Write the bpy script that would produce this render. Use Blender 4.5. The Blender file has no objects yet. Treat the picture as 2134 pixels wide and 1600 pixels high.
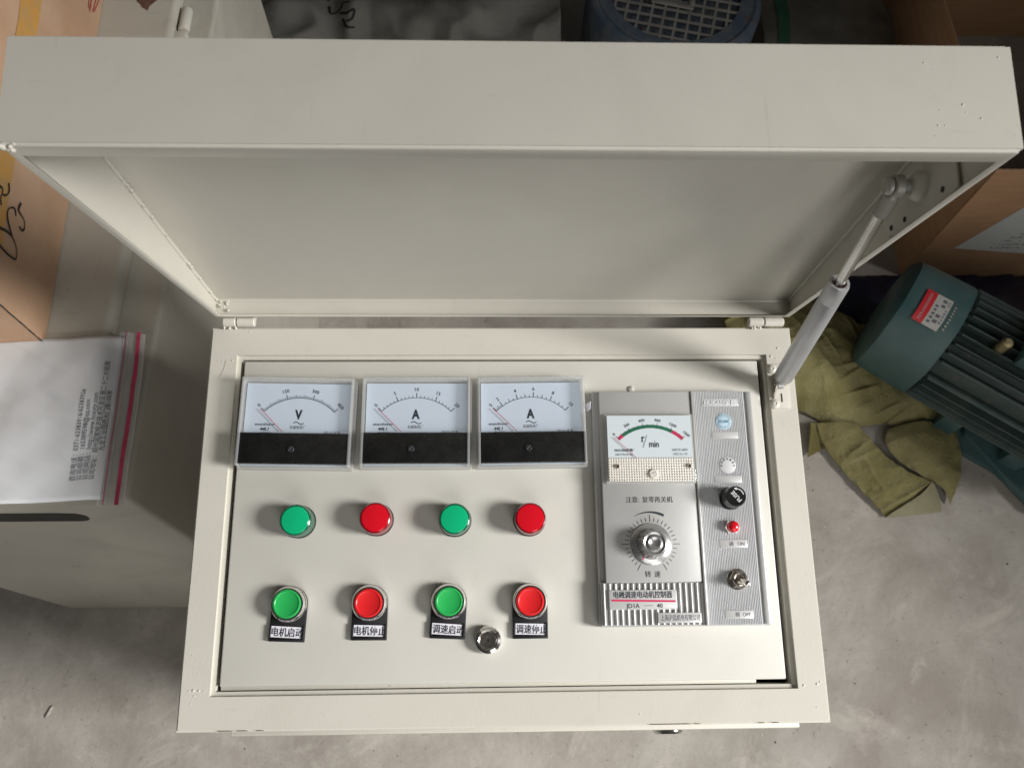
import bpy, bmesh, math, random
from mathutils import Vector, Matrix, noise
random.seed(7)
scene = bpy.context.scene
COL = scene.collection
R = math.radians

# ------------------------------------------------------------------ camera
H = 0.85                      # height of the console's front edge above the floor
SL = R(8.5)                   # slope of its instrument panel
cam = bpy.data.cameras.new('camera')
cam.sensor_fit = 'HORIZONTAL'; cam.sensor_width = 36.0; cam.lens = 28.07
cam.clip_start = 0.01; cam.clip_end = 60
cam.dof.use_dof = True; cam.dof.focus_distance = 0.70; cam.dof.aperture_fstop = 14
camo = bpy.data.objects.new('camera', cam); COL.objects.link(camo)
rot = Matrix(((0.99951668, 0.00256835, -0.03098068),
              (-0.01465032, 0.91789091, -0.39656229),
              (0.02741837, 0.39682450, 0.91748490)))
camo.matrix_world = Matrix.Translation((-0.0159, -0.0012, H + 0.7154)) @ rot.to_4x4()
scene.camera = camo

# ------------------------------------------------------------------ light
world = bpy.data.worlds.new('World'); scene.world = world; world.use_nodes = True
bg = world.node_tree.nodes['Background']
bg.inputs['Color'].default_value = (1.0, 0.97, 0.92, 1); bg.inputs['Strength'].default_value = 0.038

def area(name, loc, target, sx, sy, power, color, spread=180):
    l = bpy.data.lights.new(name, 'AREA'); l.shape = 'RECTANGLE'; l.size = sx; l.size_y = sy
    l.energy = power; l.color = color; l.spread = R(spread)
    o = bpy.data.objects.new(name, l); COL.objects.link(o); o.location = loc
    d = Vector(target) - Vector(loc)
    o.rotation_euler = d.to_track_quat('-Z', 'Y').to_euler()
    return o
# daylight slanting in through the tall workshop door at the right
area('doorway_light', (3.30, -0.69, H + 1.92), (-0.05, -0.20, 0.62), 1.00, 1.15, 19.2, (1.0, 0.978, 0.945), 45)
# added soft fill from the front, low and high, with no known source
area('front_fill', (1.2, -2.4, 1.5), (0.0, 0.1, 0.8), 1.2, 1.2, 6.5, (1.0, 0.985, 0.96), 120)
area('overhead_fill', (0.35, -1.6, 2.3), (0.0, 0.1, 0.7), 1.6, 1.0, 4.5, (1.0, 0.985, 0.96), 120)

scene.view_settings.view_transform = 'Standard'; scene.view_settings.look = 'None'
scene.view_settings.exposure = 0.0; scene.view_settings.gamma = 1.0
scene.view_settings.use_curve_mapping = False
scene.render.engine = 'CYCLES'
scene.cycles.max_bounces = 8; scene.cycles.transparent_max_bounces = 16

# ------------------------------------------------------------------ materials
def new_mat(name):
    m = bpy.data.materials.new(name); m.use_nodes = True
    nt = m.node_tree; b = nt.nodes['Principled BSDF']
    return m, nt, b
def N(nt, t, **kw):
    n = nt.nodes.new(t)
    for k, v in kw.items():
        if k in n.inputs: n.inputs[k].default_value = v
        else: setattr(n, k, v)
    return n
def plain(name, col, rough=0.5, metal=0.0, coat=0.0, spec=0.5):
    m, nt, b = new_mat(name)
    b.inputs['Base Color'].default_value = (*col, 1); b.inputs['Roughness'].default_value = rough
    b.inputs['Metallic'].default_value = metal; b.inputs['Coat Weight'].default_value = coat
    b.inputs['Coat Roughness'].default_value = 0.1
    b.inputs['Specular IOR Level'].default_value = spec
    return m
def varied(name, c1, c2, scale, rough=(0.4, 0.6), bump=0.0, bscale=200, detail=6, metal=0, speck=None, speck_scale=300, speck_t=0.72, lo=0.35, hi=0.65, dist=0.001, stretch=None, spec=0.5, grime=None):
    """colour wanders between c1 and c2; optional dark specks; fine bump"""
    m, nt, b = new_mat(name); L = nt.links
    tc = N(nt, 'ShaderNodeTexCoord'); src = tc.outputs['Object']
    if stretch:
        mp = N(nt, 'ShaderNodeMapping'); mp.inputs['Scale'].default_value = stretch
        L.new(src, mp.inputs['Vector']); src = mp.outputs['Vector']
    n1 = N(nt, 'ShaderNodeTexNoise', Scale=scale, Detail=detail, Roughness=0.6); L.new(src, n1.inputs['Vector'])
    r1 = N(nt, 'ShaderNodeMapRange'); r1.inputs['From Min'].default_value = lo; r1.inputs['From Max'].default_value = hi
    L.new(n1.outputs['Fac'], r1.inputs['Value'])
    mx = N(nt, 'ShaderNodeMix', data_type='RGBA'); mx.inputs[6].default_value = (*c1, 1); mx.inputs[7].default_value = (*c2, 1)
    L.new(r1.outputs['Result'], mx.inputs[0]); out = mx.outputs[2]
    if speck:
        n2 = N(nt, 'ShaderNodeTexNoise', Scale=speck_scale, Detail=2); L.new(src, n2.inputs['Vector'])
        r2 = N(nt, 'ShaderNodeMapRange'); r2.inputs['From Min'].default_value = speck_t; r2.inputs['From Max'].default_value = speck_t + 0.04
        L.new(n2.outputs['Fac'], r2.inputs['Value'])
        m2 = N(nt, 'ShaderNodeMix', data_type='RGBA'); m2.inputs[7].default_value = (*speck, 1)
        L.new(out, m2.inputs[6]); L.new(r2.outputs['Result'], m2.inputs[0]); out = m2.outputs[2]
    if grime:                      # faint smears, hand marks and hairline scratches
        gc, ga = grime
        for sc_, dst, a0, a1, am, mp_ in ((3.2, 2.5, 0.50, 0.72, ga, None), (26, 1.2, 0.60, 0.78, ga * 0.9, None), (1.0, 0.3, 0.70, 0.75, ga * 1.2, (14, 260, 260)), (1.0, 0.3, 0.72, 0.76, ga * 1.2, (230, 9, 230))):
            gn = N(nt, 'ShaderNodeTexNoise', Scale=sc_, Detail=8, Roughness=0.62); gn.inputs['Distortion'].default_value = dst
            if mp_:
                mq = N(nt, 'ShaderNodeMapping'); mq.inputs['Scale'].default_value = mp_; mq.inputs['Rotation'].default_value = (0, 0, 0.35); L.new(tc.outputs['Object'], mq.inputs['Vector']); L.new(mq.outputs['Vector'], gn.inputs['Vector']); gn.inputs['Detail'].default_value = 2
            else: L.new(tc.outputs['Object'], gn.inputs['Vector'])
            gr = N(nt, 'ShaderNodeMapRange'); gr.inputs['From Min'].default_value = a0; gr.inputs['From Max'].default_value = a1; gr.inputs['To Max'].default_value = am
            L.new(gn.outputs['Fac'], gr.inputs['Value'])
            gx = N(nt, 'ShaderNodeMix', data_type='RGBA'); gx.inputs[7].default_value = (*gc, 1); L.new(out, gx.inputs[6]); L.new(gr.outputs['Result'], gx.inputs[0]); out = gx.outputs[2]
    L.new(out, b.inputs['Base Color'])
    rr = N(nt, 'ShaderNodeMapRange'); rr.inputs['To Min'].default_value = rough[0]; rr.inputs['To Max'].default_value = rough[1]
    L.new(n1.outputs['Fac'], rr.inputs['Value']); L.new(rr.outputs['Result'], b.inputs['Roughness'])
    b.inputs['Metallic'].default_value = metal; b.inputs['Specular IOR Level'].default_value = spec
    if bump:
        n3 = N(nt, 'ShaderNodeTexNoise', Scale=bscale, Detail=3); L.new(src, n3.inputs['Vector'])
        bp = N(nt, 'ShaderNodeBump', Strength=bump, Distance=dist); L.new(n3.outputs['Fac'], bp.inputs['Height'])
        L.new(bp.outputs['Normal'], b.inputs['Normal'])
    return m

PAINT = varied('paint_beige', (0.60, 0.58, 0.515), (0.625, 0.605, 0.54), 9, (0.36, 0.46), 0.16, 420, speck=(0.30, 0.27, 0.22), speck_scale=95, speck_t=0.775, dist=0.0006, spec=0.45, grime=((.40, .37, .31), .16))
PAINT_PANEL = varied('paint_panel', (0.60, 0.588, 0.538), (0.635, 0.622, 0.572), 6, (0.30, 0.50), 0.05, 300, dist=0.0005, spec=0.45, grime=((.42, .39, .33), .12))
PAINT_LID_SHADED = varied('paint_lid_shaded', (0.53, 0.512, 0.455), (0.56, 0.54, 0.48), 7, (0.36, 0.50), 0.07, 330, speck=(0.26, 0.22, 0.17), speck_scale=70, speck_t=0.775, dist=0.0007, spec=0.45, grime=((.36, .33, .28), .16))  # console beige darkened: the lid's dimmer light is put into the colour
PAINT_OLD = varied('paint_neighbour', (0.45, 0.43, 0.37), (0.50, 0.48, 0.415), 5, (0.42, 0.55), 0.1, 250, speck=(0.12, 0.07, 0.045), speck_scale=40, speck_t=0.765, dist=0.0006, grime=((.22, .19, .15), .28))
DARK = plain('interior_dark', (0.03, 0.028, 0.025), 0.8)  # near-black colour that stands for shade inside slots, holes and housings
RUST = varied('rusty_spot', (0.10, 0.045, 0.03), (0.18, 0.10, 0.07), 200, (0.7, 0.9), 0.5, 500)
CHROME = plain('chrome', (0.80, 0.79, 0.77), 0.16, 1.0)
CHROME_DULL = varied('nickel', (0.55, 0.50, 0.44), (0.75, 0.70, 0.64), 400, (0.18, 0.32), 0.15, 700, metal=1, dist=0.0004)
STEEL = varied('brushed_rod', (0.62, 0.61, 0.59), (0.78, 0.77, 0.75), 120, (0.18, 0.3), 0.0, metal=1, stretch=(1, 1, 0.05))
SILVER = varied('strut_silver', (0.44, 0.44, 0.45), (0.50, 0.50, 0.51), 30, (0.34, 0.44), 0.05, 500, metal=0.55, dist=0.0003)
PLASTIC_SILVER = varied('plastic_silver', (0.50, 0.50, 0.49), (0.53, 0.53, 0.52), 20, (0.32, 0.40), 0.05, 900, metal=0.25, dist=0.0003)
PLASTIC_STRIP = plain('plastic_strip', (0.72, 0.735, 0.75), 0.26, 0.25)
BLACK = varied('black_plastic', (0.008, 0.008, 0.008), (0.014, 0.014, 0.014), 60, (0.2, 0.34), 0.06, 400, dist=0.0003)
BLACK_MATT = plain('black_matt', (0.015, 0.015, 0.017), 0.42)
DIAL = plain('dial_white', (0.53, 0.60, 0.70), 0.55)
DIAL2 = plain('dial_white_rpm', (0.66, 0.725, 0.765), 0.5)
INK = plain('ink', (0.018, 0.025, 0.035), 0.6)
INK_GREY = plain('ink_grey', (0.10, 0.11, 0.13), 0.6)
INK_BLUE = plain('ink_blue', (0.03, 0.16, 0.26), 0.6)
INK_WHITE = plain('ink_white', (0.75, 0.77, 0.78), 0.5)
INK_RED = plain('ink_red', (0.62, 0.03, 0.11), 0.5)
INK_GREEN = plain('ink_green', (0.02, 0.16, 0.085), 0.5)
NEEDLE = plain('needle_red', (0.45, 0.03, 0.08), 0.4)
BADGE_BLUE = plain('badge_blue', (0.52, 0.68, 0.78), 0.35)
BADGE_WHITE = plain('badge_white', (0.66, 0.66, 0.68), 0.4)
PAPER = plain('label_paper', (0.74, 0.73, 0.80), 0.6)
PLATE = plain('name_plate', (0.60, 0.60, 0.60), 0.35, 0.2)
def lens(name, col, rough=0.22, coat=0.6, trans=0.0):
    m, nt, b = new_mat(name); L = nt.links
    b.inputs['Base Color'].default_value = (*col, 1); b.inputs['Roughness'].default_value = rough
    b.inputs['Coat Weight'].default_value = coat; b.inputs['Coat Roughness'].default_value = 0.08
    b.inputs['Subsurface Weight'].default_value = 0.15; b.inputs['Subsurface Radius'].default_value = (0.002, 0.002, 0.002)
    tc = N(nt, 'ShaderNodeTexCoord'); v = N(nt, 'ShaderNodeTexNoise', Scale=500, Detail=2)
    L.new(tc.outputs['Object'], v.inputs['Vector'])
    bp = N(nt, 'ShaderNodeBump', Strength=0.08, Distance=0.0004); L.new(v.outputs['Fac'], bp.inputs['Height'])
    L.new(bp.outputs['Normal'], b.inputs['Normal'])
    return m
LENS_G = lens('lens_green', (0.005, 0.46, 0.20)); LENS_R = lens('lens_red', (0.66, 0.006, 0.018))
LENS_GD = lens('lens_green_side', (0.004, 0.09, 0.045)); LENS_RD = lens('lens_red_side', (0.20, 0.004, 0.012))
CAP_G = lens('cap_green', (0.025, 0.43, 0.10), 0.33, 0.15); CAP_R = lens('cap_red', (0.72, 0.018, 0.022), 0.33, 0.15)
def glass_mat(name, tint, rough=0.04, gain=1.0, ior=1.45):
    m = bpy.data.materials.new(name); m.use_nodes = True; nt = m.node_tree; L = nt.links
    nt.nodes.remove(nt.nodes['Principled BSDF']); out = nt.nodes['Material Output']
    t = N(nt, 'ShaderNodeBsdfTransparent'); t.inputs['Color'].default_value = (*tint, 1)
    g = N(nt, 'ShaderNodeBsdfGlossy'); g.inputs['Roughness'].default_value = rough
    f = N(nt, 'ShaderNodeLayerWeight'); f.inputs['Blend'].default_value = 0.5
    p = N(nt, 'ShaderNodeMath', operation='POWER'); p.inputs[1].default_value = 4.0; L.new(f.outputs['Facing'], p.inputs[0])
    k = N(nt, 'ShaderNodeMath', operation='MULTIPLY_ADD'); k.inputs[1].default_value = 0.5 * gain; k.inputs[2].default_value = 0.035 * gain
    mx = N(nt, 'ShaderNodeMixShader'); L.new(p.outputs[0], k.inputs[0]); L.new(k.outputs[0], mx.inputs[0])
    L.new(t.outputs[0], mx.inputs[1]); L.new(g.outputs[0], mx.inputs[2]); L.new(mx.outputs[0], out.inputs['Surface'])
    return m
GLASS = glass_mat('clear_cover', (0.985, 0.99, 0.99), 0.05, 0.6)
FILM = glass_mat('clear_film', (0.965, 0.96, 0.955), 0.09, 1.6)
def acrylic(name):      # pale translucent acrylic of the meter housings
    m, nt, b = new_mat(name)
    b.inputs['Base Color'].default_value = (0.72, 0.72, 0.69, 1); b.inputs['Roughness'].default_value = 0.12
    b.inputs['Alpha'].default_value = 0.45
    return m
ACRYL = acrylic('acrylic')
RIM = acrylic('acrylic_rim'); RIM.node_tree.nodes['Principled BSDF'].inputs['Alpha'].default_value = .30; RIM.node_tree.nodes['Principled BSDF'].inputs['Base Color'].default_value = (.80, .81, .82, 1)
WAFFLE = plain('waffle', (0.80, 0.76, 0.70), 0.14, 0.12, 0.5)

def concrete():
    m, nt, b = new_mat('concrete'); L = nt.links
    tc = N(nt, 'ShaderNodeTexCoord'); src = tc.outputs['Object']
    def noi(s, d, r=0.6, w=None):
        n = N(nt, 'ShaderNodeTexNoise', Scale=s, Detail=d, Roughness=r); n.inputs['Distortion'].default_value = w or 0; L.new(src, n.inputs['Vector']); return n.outputs['Fac']
    def ramp(v, a, b_):
        r = N(nt, 'ShaderNodeMapRange'); r.inputs['From Min'].default_value = a; r.inputs['From Max'].default_value = b_; L.new(v, r.inputs['Value']); return r.outputs['Result']
    def mixc(fac, c1, c2):
        x = N(nt, 'ShaderNodeMix', data_type='RGBA')
        for i, c in ((6, c1), (7, c2)):
            if isinstance(c, tuple): x.inputs[i].default_value = (*c, 1)
            else: L.new(c, x.inputs[i])
        L.new(fac, x.inputs[0]); return x.outputs[2]
    c = mixc(ramp(noi(5, 8, 0.65, 0.4), 0.35, 0.66), (0.312, 0.283, 0.249), (0.478, 0.447, 0.406))
    c = mixc(ramp(noi(2.2, 4, 0.6, 1.2), 0.56, 0.70), c, (0.335, 0.300, 0.265))
    c = mixc(ramp(noi(16, 6, 0.7, 0.6), 0.60, 0.92), c, (0.58, 0.54, 0.49))
    c = mixc(ramp(noi(38, 4, 0.6), 0.66, 0.74), c, (0.246, 0.217, 0.189))
    c = mixc(ramp(noi(190, 2), 0.72, 0.76), c, (0.131, 0.113, 0.096))
    c = mixc(ramp(noi(140, 2), 0.745, 0.77), c, (0.750, 0.750, 0.696))
    L.new(c, b.inputs['Base Color'])
    b.inputs['Roughness'].default_value = 0.72
    c = mixc(ramp(noi(90, 6, 0.75), 0.60, 0.68), c, (0.23, 0.21, 0.19))
    c = mixc(ramp(noi(320, 4, 0.8), 0.60, 0.72), c, (0.25, 0.22, 0.19))
    c = mixc(ramp(noi(3.1, 9, 0.72, 2.2), 0.54, 0.74), c, (0.56, 0.52, 0.465))
    L.new(c, b.inputs['Base Color'])
    bp = N(nt, 'ShaderNodeBump', Strength=0.35, Distance=0.004); L.new(noi(60, 8, 0.7), bp.inputs['Height'])
    L.new(bp.outputs['Normal'], b.inputs['Normal'])
    return m
CONCRETE = concrete()
CARD = varied('cardboard', (0.40, 0.225, 0.115), (0.46, 0.27, 0.15), 14, (0.7, 0.85), 0.25, 160, dist=0.0006, stretch=(1, 1, 5))
CARD_L = varied('cardboard_pale', (0.46, 0.28, 0.17), (0.54, 0.36, 0.24), 10, (0.6, 0.8), 0.2, 220, dist=0.0006, speck=(0.13, 0.08, 0.05), speck_scale=60, speck_t=0.77)
CARD_EDGE = varied('cardboard_edge', (0.32, 0.20, 0.12), (0.45, 0.31, 0.20), 300, (0.8, 0.9), 0.6, 300)
TAPE = varied('packing_tape', (0.62, 0.30, 0.05), (0.48, 0.30, 0.12), 40, (0.25, 0.45), 0.15, 60)
LABEL = plain('white_label', (0.55, 0.56, 0.54), 0.5)
MARKER = plain('marker_black', (0.012, 0.010, 0.010), 0.5)
PRINT_RED = plain('print_red', (0.42, 0.08, 0.06), 0.6)
def woven(name, c1, c2, scale=45, bump=0.8):
    m, nt, b = new_mat(name); L = nt.links
    tc = N(nt, 'ShaderNodeTexCoord'); src = tc.outputs['UV']
    w1 = N(nt, 'ShaderNodeTexWave', Scale=scale, Distortion=0.4); w1.bands_direction = 'X'; L.new(src, w1.inputs['Vector'])
    w2 = N(nt, 'ShaderNodeTexWave', Scale=scale, Distortion=0.4); w2.bands_direction = 'Y'; L.new(src, w2.inputs['Vector'])
    mul = N(nt, 'ShaderNodeMath', operation='MAXIMUM'); L.new(w1.outputs['Fac'], mul.inputs[0]); L.new(w2.outputs['Fac'], mul.inputs[1])
    n = N(nt, 'ShaderNodeTexNoise', Scale=9, Detail=7, Roughness=0.65); L.new(tc.outputs['Object'], n.inputs['Vector'])
    r = N(nt, 'ShaderNodeMapRange'); r.inputs['From Min'].default_value = 0.35; r.inputs['From Max'].default_value = 0.66; L.new(n.outputs['Fac'], r.inputs['Value'])
    mx = N(nt, 'ShaderNodeMix', data_type='RGBA'); mx.inputs[6].default_value = (*c1, 1); mx.inputs[7].default_value = (*c2, 1)
    L.new(r.outputs['Result'], mx.inputs[0]); L.new(mx.outputs[2], b.inputs['Base Color'])
    n2 = N(nt, 'ShaderNodeTexNoise', Scale=190, Detail=5); L.new(tc.outputs['Object'], n2.inputs['Vector'])
    ad = N(nt, 'ShaderNodeMath', operation='MULTIPLY_ADD'); ad.inputs[1].default_value = 3.5
    L.new(n2.outputs['Fac'], ad.inputs[0]); L.new(mul.outputs[0], ad.inputs[2])
    bp = N(nt, 'ShaderNodeBump', Strength=bump, Distance=0.0015); L.new(ad.outputs[0], bp.inputs['Height']); L.new(bp.outputs['Normal'], b.inputs['Normal'])
    b.inputs['Roughness'].default_value = 0.38; b.inputs['Specular IOR Level'].default_value = 0.55
    return m
WOVEN_Y = woven('woven_yellow', (0.27, 0.235, 0.08), (0.42, 0.38, 0.18))
WOVEN_YL = woven('woven_yellow_inside', (0.40, 0.37, 0.22), (0.52, 0.49, 0.32))
WOVEN_G = woven('woven_grey', (0.165, 0.158, 0.140), (0.205, 0.197, 0.175), 170, 0.45)
WOVEN_D = woven('woven_dark', (0.06, 0.054, 0.042), (0.10, 0.088, 0.07), 170, 0.45)
GREEN_BAND = plain('green_band', (0.006, 0.05, 0.024), 0.7)
TEAL = varied('teal_paint', (0.034, 0.088, 0.092), (0.072, 0.122, 0.120), 9, (0.35, 0.5), 0.15, 120, speck=(0.10, 0.085, 0.07), speck_scale=90, speck_t=0.76)
TEAL_FIN = varied('teal_fin', (0.026, 0.058, 0.054), (0.070, 0.088, 0.080), 16, (0.5, 0.7), 0.25, 200, speck=(0.12, 0.09, 0.075), speck_scale=60, speck_t=0.68)
BLUE_COWL = varied('blue_cowl', (0.055, 0.090, 0.14), (0.14, 0.15, 0.165), 18, (0.35, 0.55), 0.2, 160, speck=(0.14, 0.09, 0.07), speck_scale=40, speck_t=0.66)
GALV = varied('grille_steel', (0.30, 0.285, 0.26), (0.42, 0.40, 0.37), 30, (0.45, 0.6), 0.3, 200, metal=0.4)
BRASS = plain('brass', (0.36, 0.30, 0.17), 0.5, 0.7)
STICKER_RED = plain('sticker_red', (0.50, 0.02, 0.03), 0.4)
STICKER_WHITE = plain('sticker_white', (0.42, 0.42, 0.40), 0.4)
DOC = varied('document_paper', (0.80, 0.84, 0.88), (0.84, 0.87, 0.90), 5, (0.5, 0.6), 0.1, 12, dist=0.004)
CHIP = varied('chip_grey', (0.30, 0.28, 0.25), (0.45, 0.42, 0.38), 200, (0.8, 0.9), 0.5, 300)

# ------------------------------------------------------------------ mesh helpers
class MB:
    def __init__(s): s.v = []; s.f = []
    def add(s, vs, fs, M=None):
        o = len(s.v)
        s.v += [tuple(M @ Vector(p)) if M else tuple(p) for p in vs]
        s.f += [tuple(i + o for i in f) for f in fs]; return s
    def box(s, x0, x1, y0, y1, z0, z1, M=None):
        v = [(x, y, z) for z in (z0, z1) for y in (y0, y1) for x in (x0, x1)]
        return s.add(v, [(0, 2, 3, 1), (4, 5, 7, 6), (0, 1, 5, 4), (2, 6, 7, 3), (0, 4, 6, 2), (1, 3, 7, 5)], M)
    def quad(s, x0, x1, y0, y1, z, M=None):
        return s.add([(x0, y0, z), (x1, y0, z), (x1, y1, z), (x0, y1, z)], [(0, 1, 2, 3)], M)
    def prism(s, poly, z0, z1, M=None):
        n = len(poly); v = [(x, y, z0) for x, y in poly] + [(x, y, z1) for x, y in poly]
        f = [tuple(range(n - 1, -1, -1)), tuple(range(n, 2 * n))] + [(i, (i + 1) % n, n + (i + 1) % n, n + i) for i in range(n)]
        return s.add(v, f, M)
    def lathe(s, prof, seg=48, M=None, wob=None):
        v = []; f = []; n = len(prof)
        for i in range(seg):
            a = 2 * math.pi * i / seg
            for j, (r, z) in enumerate(prof):
                rr = r * (wob(i, j) if wob else 1)
                v.append((rr * math.cos(a), rr * math.sin(a), z))
        for i in range(seg):
            k = (i + 1) % seg
            for j in range(n - 1):
                f.append((i * n + j, k * n + j, k * n + j + 1, i * n + j + 1))
        f.append(tuple(i * n + n - 1 for i in range(seg)))
        f.append(tuple(i * n for i in range(seg - 1, -1, -1)))
        return s.add(v, f, M)
    def tube(s, p, q, r, seg=16, r2=None):
        p = Vector(p); q = Vector(q); d = q - p
        M = Matrix.Translation(p) @ d.to_track_quat('Z', 'Y').to_matrix().to_4x4()
        return s.lathe([(r, 0), (r if r2 is None else r2, d.length)], seg, M)
    def ribbon(s, pts, w, z=0.0, M=None):
        vs = []; n = len(pts)
        for i, p in enumerate(pts):
            a = Vector(pts[max(i - 1, 0)]); b = Vector(pts[min(i + 1, n - 1)])
            t = (b - a); t = t.normalized() if t.length else Vector((1, 0)); nn = Vector((-t.y, t.x))
            ww = w(i / (n - 1)) if callable(w) else w
            for sg in (-1, 1): q = Vector(p) + nn * sg * ww / 2; vs.append((q.x, q.y, z))
        return s.add(vs, [(2 * i, 2 * i + 2, 2 * i + 3, 2 * i + 1) for i in range(n - 1)], M)
    def text(s, body, size, x, y, z, rot=0, align='C', bold=0.0, shear=0.0, fit=None, sx=1.0, M=None):
        """flat lettering; size = capital height in metres, (x, y) = centre of the line (or its start when align = 'L')"""
        c = bpy.data.curves.new('lettering', 'FONT'); c.body = body; c.resolution_u = 2; c.size = 1.0
        c.offset = bold; c.shear = shear
        o = bpy.data.objects.new('lettering', c); COL.objects.link(o)
        dg = bpy.context.evaluated_depsgraph_get(); me = bpy.data.meshes.new_from_object(o.evaluated_get(dg))
        vs = [v.co.copy() for v in me.vertices]; fs = [tuple(p.vertices) for p in me.polygons]
        bpy.data.objects.remove(o); bpy.data.curves.remove(c); bpy.data.meshes.remove(me)
        if not vs: return s
        x0 = min(v.x for v in vs); x1 = max(v.x for v in vs); y0 = min(v.y for v in vs); y1 = max(v.y for v in vs)
        k = size / 0.73; kx = k * sx
        if fit: kx = fit / (x1 - x0)
        ox = x0 if align == 'L' else (x0 + x1) / 2
        T = Matrix.Translation((x, y, z)) @ Matrix.Rotation(rot, 4, 'Z')
        if M: T = M @ T
        return s.add([((v.x - ox) * kx, (v.y - 0.365) * k, 0) for v in vs], fs, T)

def build(name, mb, mat, parent=None, bevel=0, seg=2, smooth=30, mods=(), uv=False, ang=25):
    me = bpy.data.meshes.new(name); me.from_pydata(mb.v, [], mb.f)
    if bevel:
        bm = bmesh.new(); bm.from_mesh(me)
        es = [e for e in bm.edges if len(e.link_faces) == 2 and e.calc_face_angle() > R(ang)]
        bmesh.ops.bevel(bm, geom=es, offset=bevel, segments=seg, affect='EDGES', clamp_overlap=True, profile=0.5)
        bm.to_mesh(me); bm.free()
    me.validate()
    if smooth:
        me.polygons.foreach_set('use_smooth', [True] * len(me.polygons)); me.set_sharp_from_angle(angle=R(smooth))
    me.materials.append(mat)
    o = bpy.data.objects.new(name, me); COL.objects.link(o); o.parent = parent
    for t, kw in mods:
        md = o.modifiers.new(t.lower(), t)
        for k, v in kw.items(): setattr(md, k, v)
    return o
def copy_obj(o, parent, **kw):
    c = o.copy(); COL.objects.link(c); c.parent = parent
    for k, v in kw.items(): setattr(c, k, v)
    return c
def empty(name, loc=(0, 0, 0), rot=(0, 0, 0), parent=None):
    o = bpy.data.objects.new(name, None); COL.objects.link(o); o.location = loc; o.rotation_euler = rot; o.parent = parent
    o.empty_display_size = 0.02
    return o
def tag(o, label, cat=None, group=None, kind=None):
    if label: o['label'] = label
    if cat: o['category'] = cat
    if group: o['group'] = group
    if kind: o['kind'] = kind
    return o
def rrect(x0, x1, y0, y1, r, n=5):
    p = []
    for cx, cy, a in ((x1 - r, y1 - r, 0), (x0 + r, y1 - r, 90), (x0 + r, y0 + r, 180), (x1 - r, y0 + r, 270)):
        p += [(cx + r * math.cos(R(a + 90 * i / n)), cy + r * math.sin(R(a + 90 * i / n))) for i in range(n + 1)]
    return p
def circ(r, n=40, cx=0, cy=0): return [(cx + r * math.cos(2 * math.pi * i / n), cy + r * math.sin(2 * math.pi * i / n)) for i in range(n)]
def patch(name, ctrl, mat, parent, nu=60, nv=60, amp=0.006, freq=14, thick=0.0015, seed=0, fold=0.0, uvs=1.0, fine=0.0, vmin=None, crease=0.0):
    """smooth sheet through a grid of control points (rows of world points), wrinkled by noise"""
    rows = [[Vector(p) for p in r] for r in ctrl]
    def cr(P, t):
        n = len(P) - 1; x = t * n; i = min(int(x), n - 1); u = x - i
        p0 = P[max(i - 1, 0)]; p1 = P[i]; p2 = P[i + 1]; p3 = P[min(i + 2, n)]
        return 0.5 * ((2 * p1) + (p2 - p0) * u + (2 * p0 - 5 * p1 + 4 * p2 - p3) * u * u + (3 * p1 - p0 - 3 * p2 + p3) * u ** 3)
    vs = []; fs = []; uv = []
    for j in range(nv + 1):
        for i in range(nu + 1):
            u, v = i / nu, j / nv
            p = cr([cr(r, u) for r in rows], v)
            q = Vector((p.x * freq + seed * 7.3, p.y * freq, p.z * freq))
            h = noise.noise(q) + 0.5 * noise.noise(q * 2.3) + 0.9 * (0.5 - abs(noise.noise(q * 1.3 + Vector((5, 1, 2)))))
            p = p + Vector((0.35 * noise.noise(q + Vector((9, 0, 0))), 0.35 * noise.noise(q + Vector((0, 9, 0))), h)) * amp
            if crease:
                for k_, (ca, sa) in enumerate(((.86, .5), (-.45, .89))):
                    uu = p.x * ca + p.y * sa; ww = -p.x * sa + p.y * ca
                    rg = 1 - abs(noise.noise(Vector((uu * 30 + k_ * 11, ww * 4.5, seed * 3.1 + k_)))) * 2.2
                    p.z += crease * max(0, rg) ** 2.5 * max(0, .25 + 1.6 * noise.noise(Vector((p.x * 11 + k_ * 5, p.y * 11, seed))))
            if fine: p.z += fine * noise.noise(p * 160)
            if vmin is not None: p.z = max(p.z, vmin)
            vs.append(p); uv.append((u * uvs, v * uvs))
    for j in range(nv):
        for i in range(nu):
            a = j * (nu + 1) + i; fs.append((a, a + 1, a + nu + 2, a + nu + 1))
    mb = MB(); mb.add(vs, fs)
    o = build(name, mb, mat, parent, smooth=180, mods=(('SOLIDIFY', dict(thickness=thick, offset=-1)),) if thick else ())
    l = o.data.uv_layers.new(name='UVMap')
    for lp in o.data.loops: l.data[lp.index].uv = uv[lp.vertex_index]
    return o

# ------------------------------------------------------------------ floor
mb = MB(); mb.quad(-4, 4, -3, 5, 0)
fl = build('floor', mb, CONCRETE, smooth=0); tag(fl, None, kind='structure')

# ================================================================== the control console
con = empty('control_console', (0, 0, H), (SL, 0, 0))
tag(con, 'open beige steel control console with three meters, coloured buttons and a raised lid', 'control console')
RS = Matrix.Rotation(SL, 3, 'X')
def wl(x, y, z):                # world point -> console local
    return tuple(RS.transposed() @ Vector((x, y, z - H)))
D = 0.3469

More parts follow.
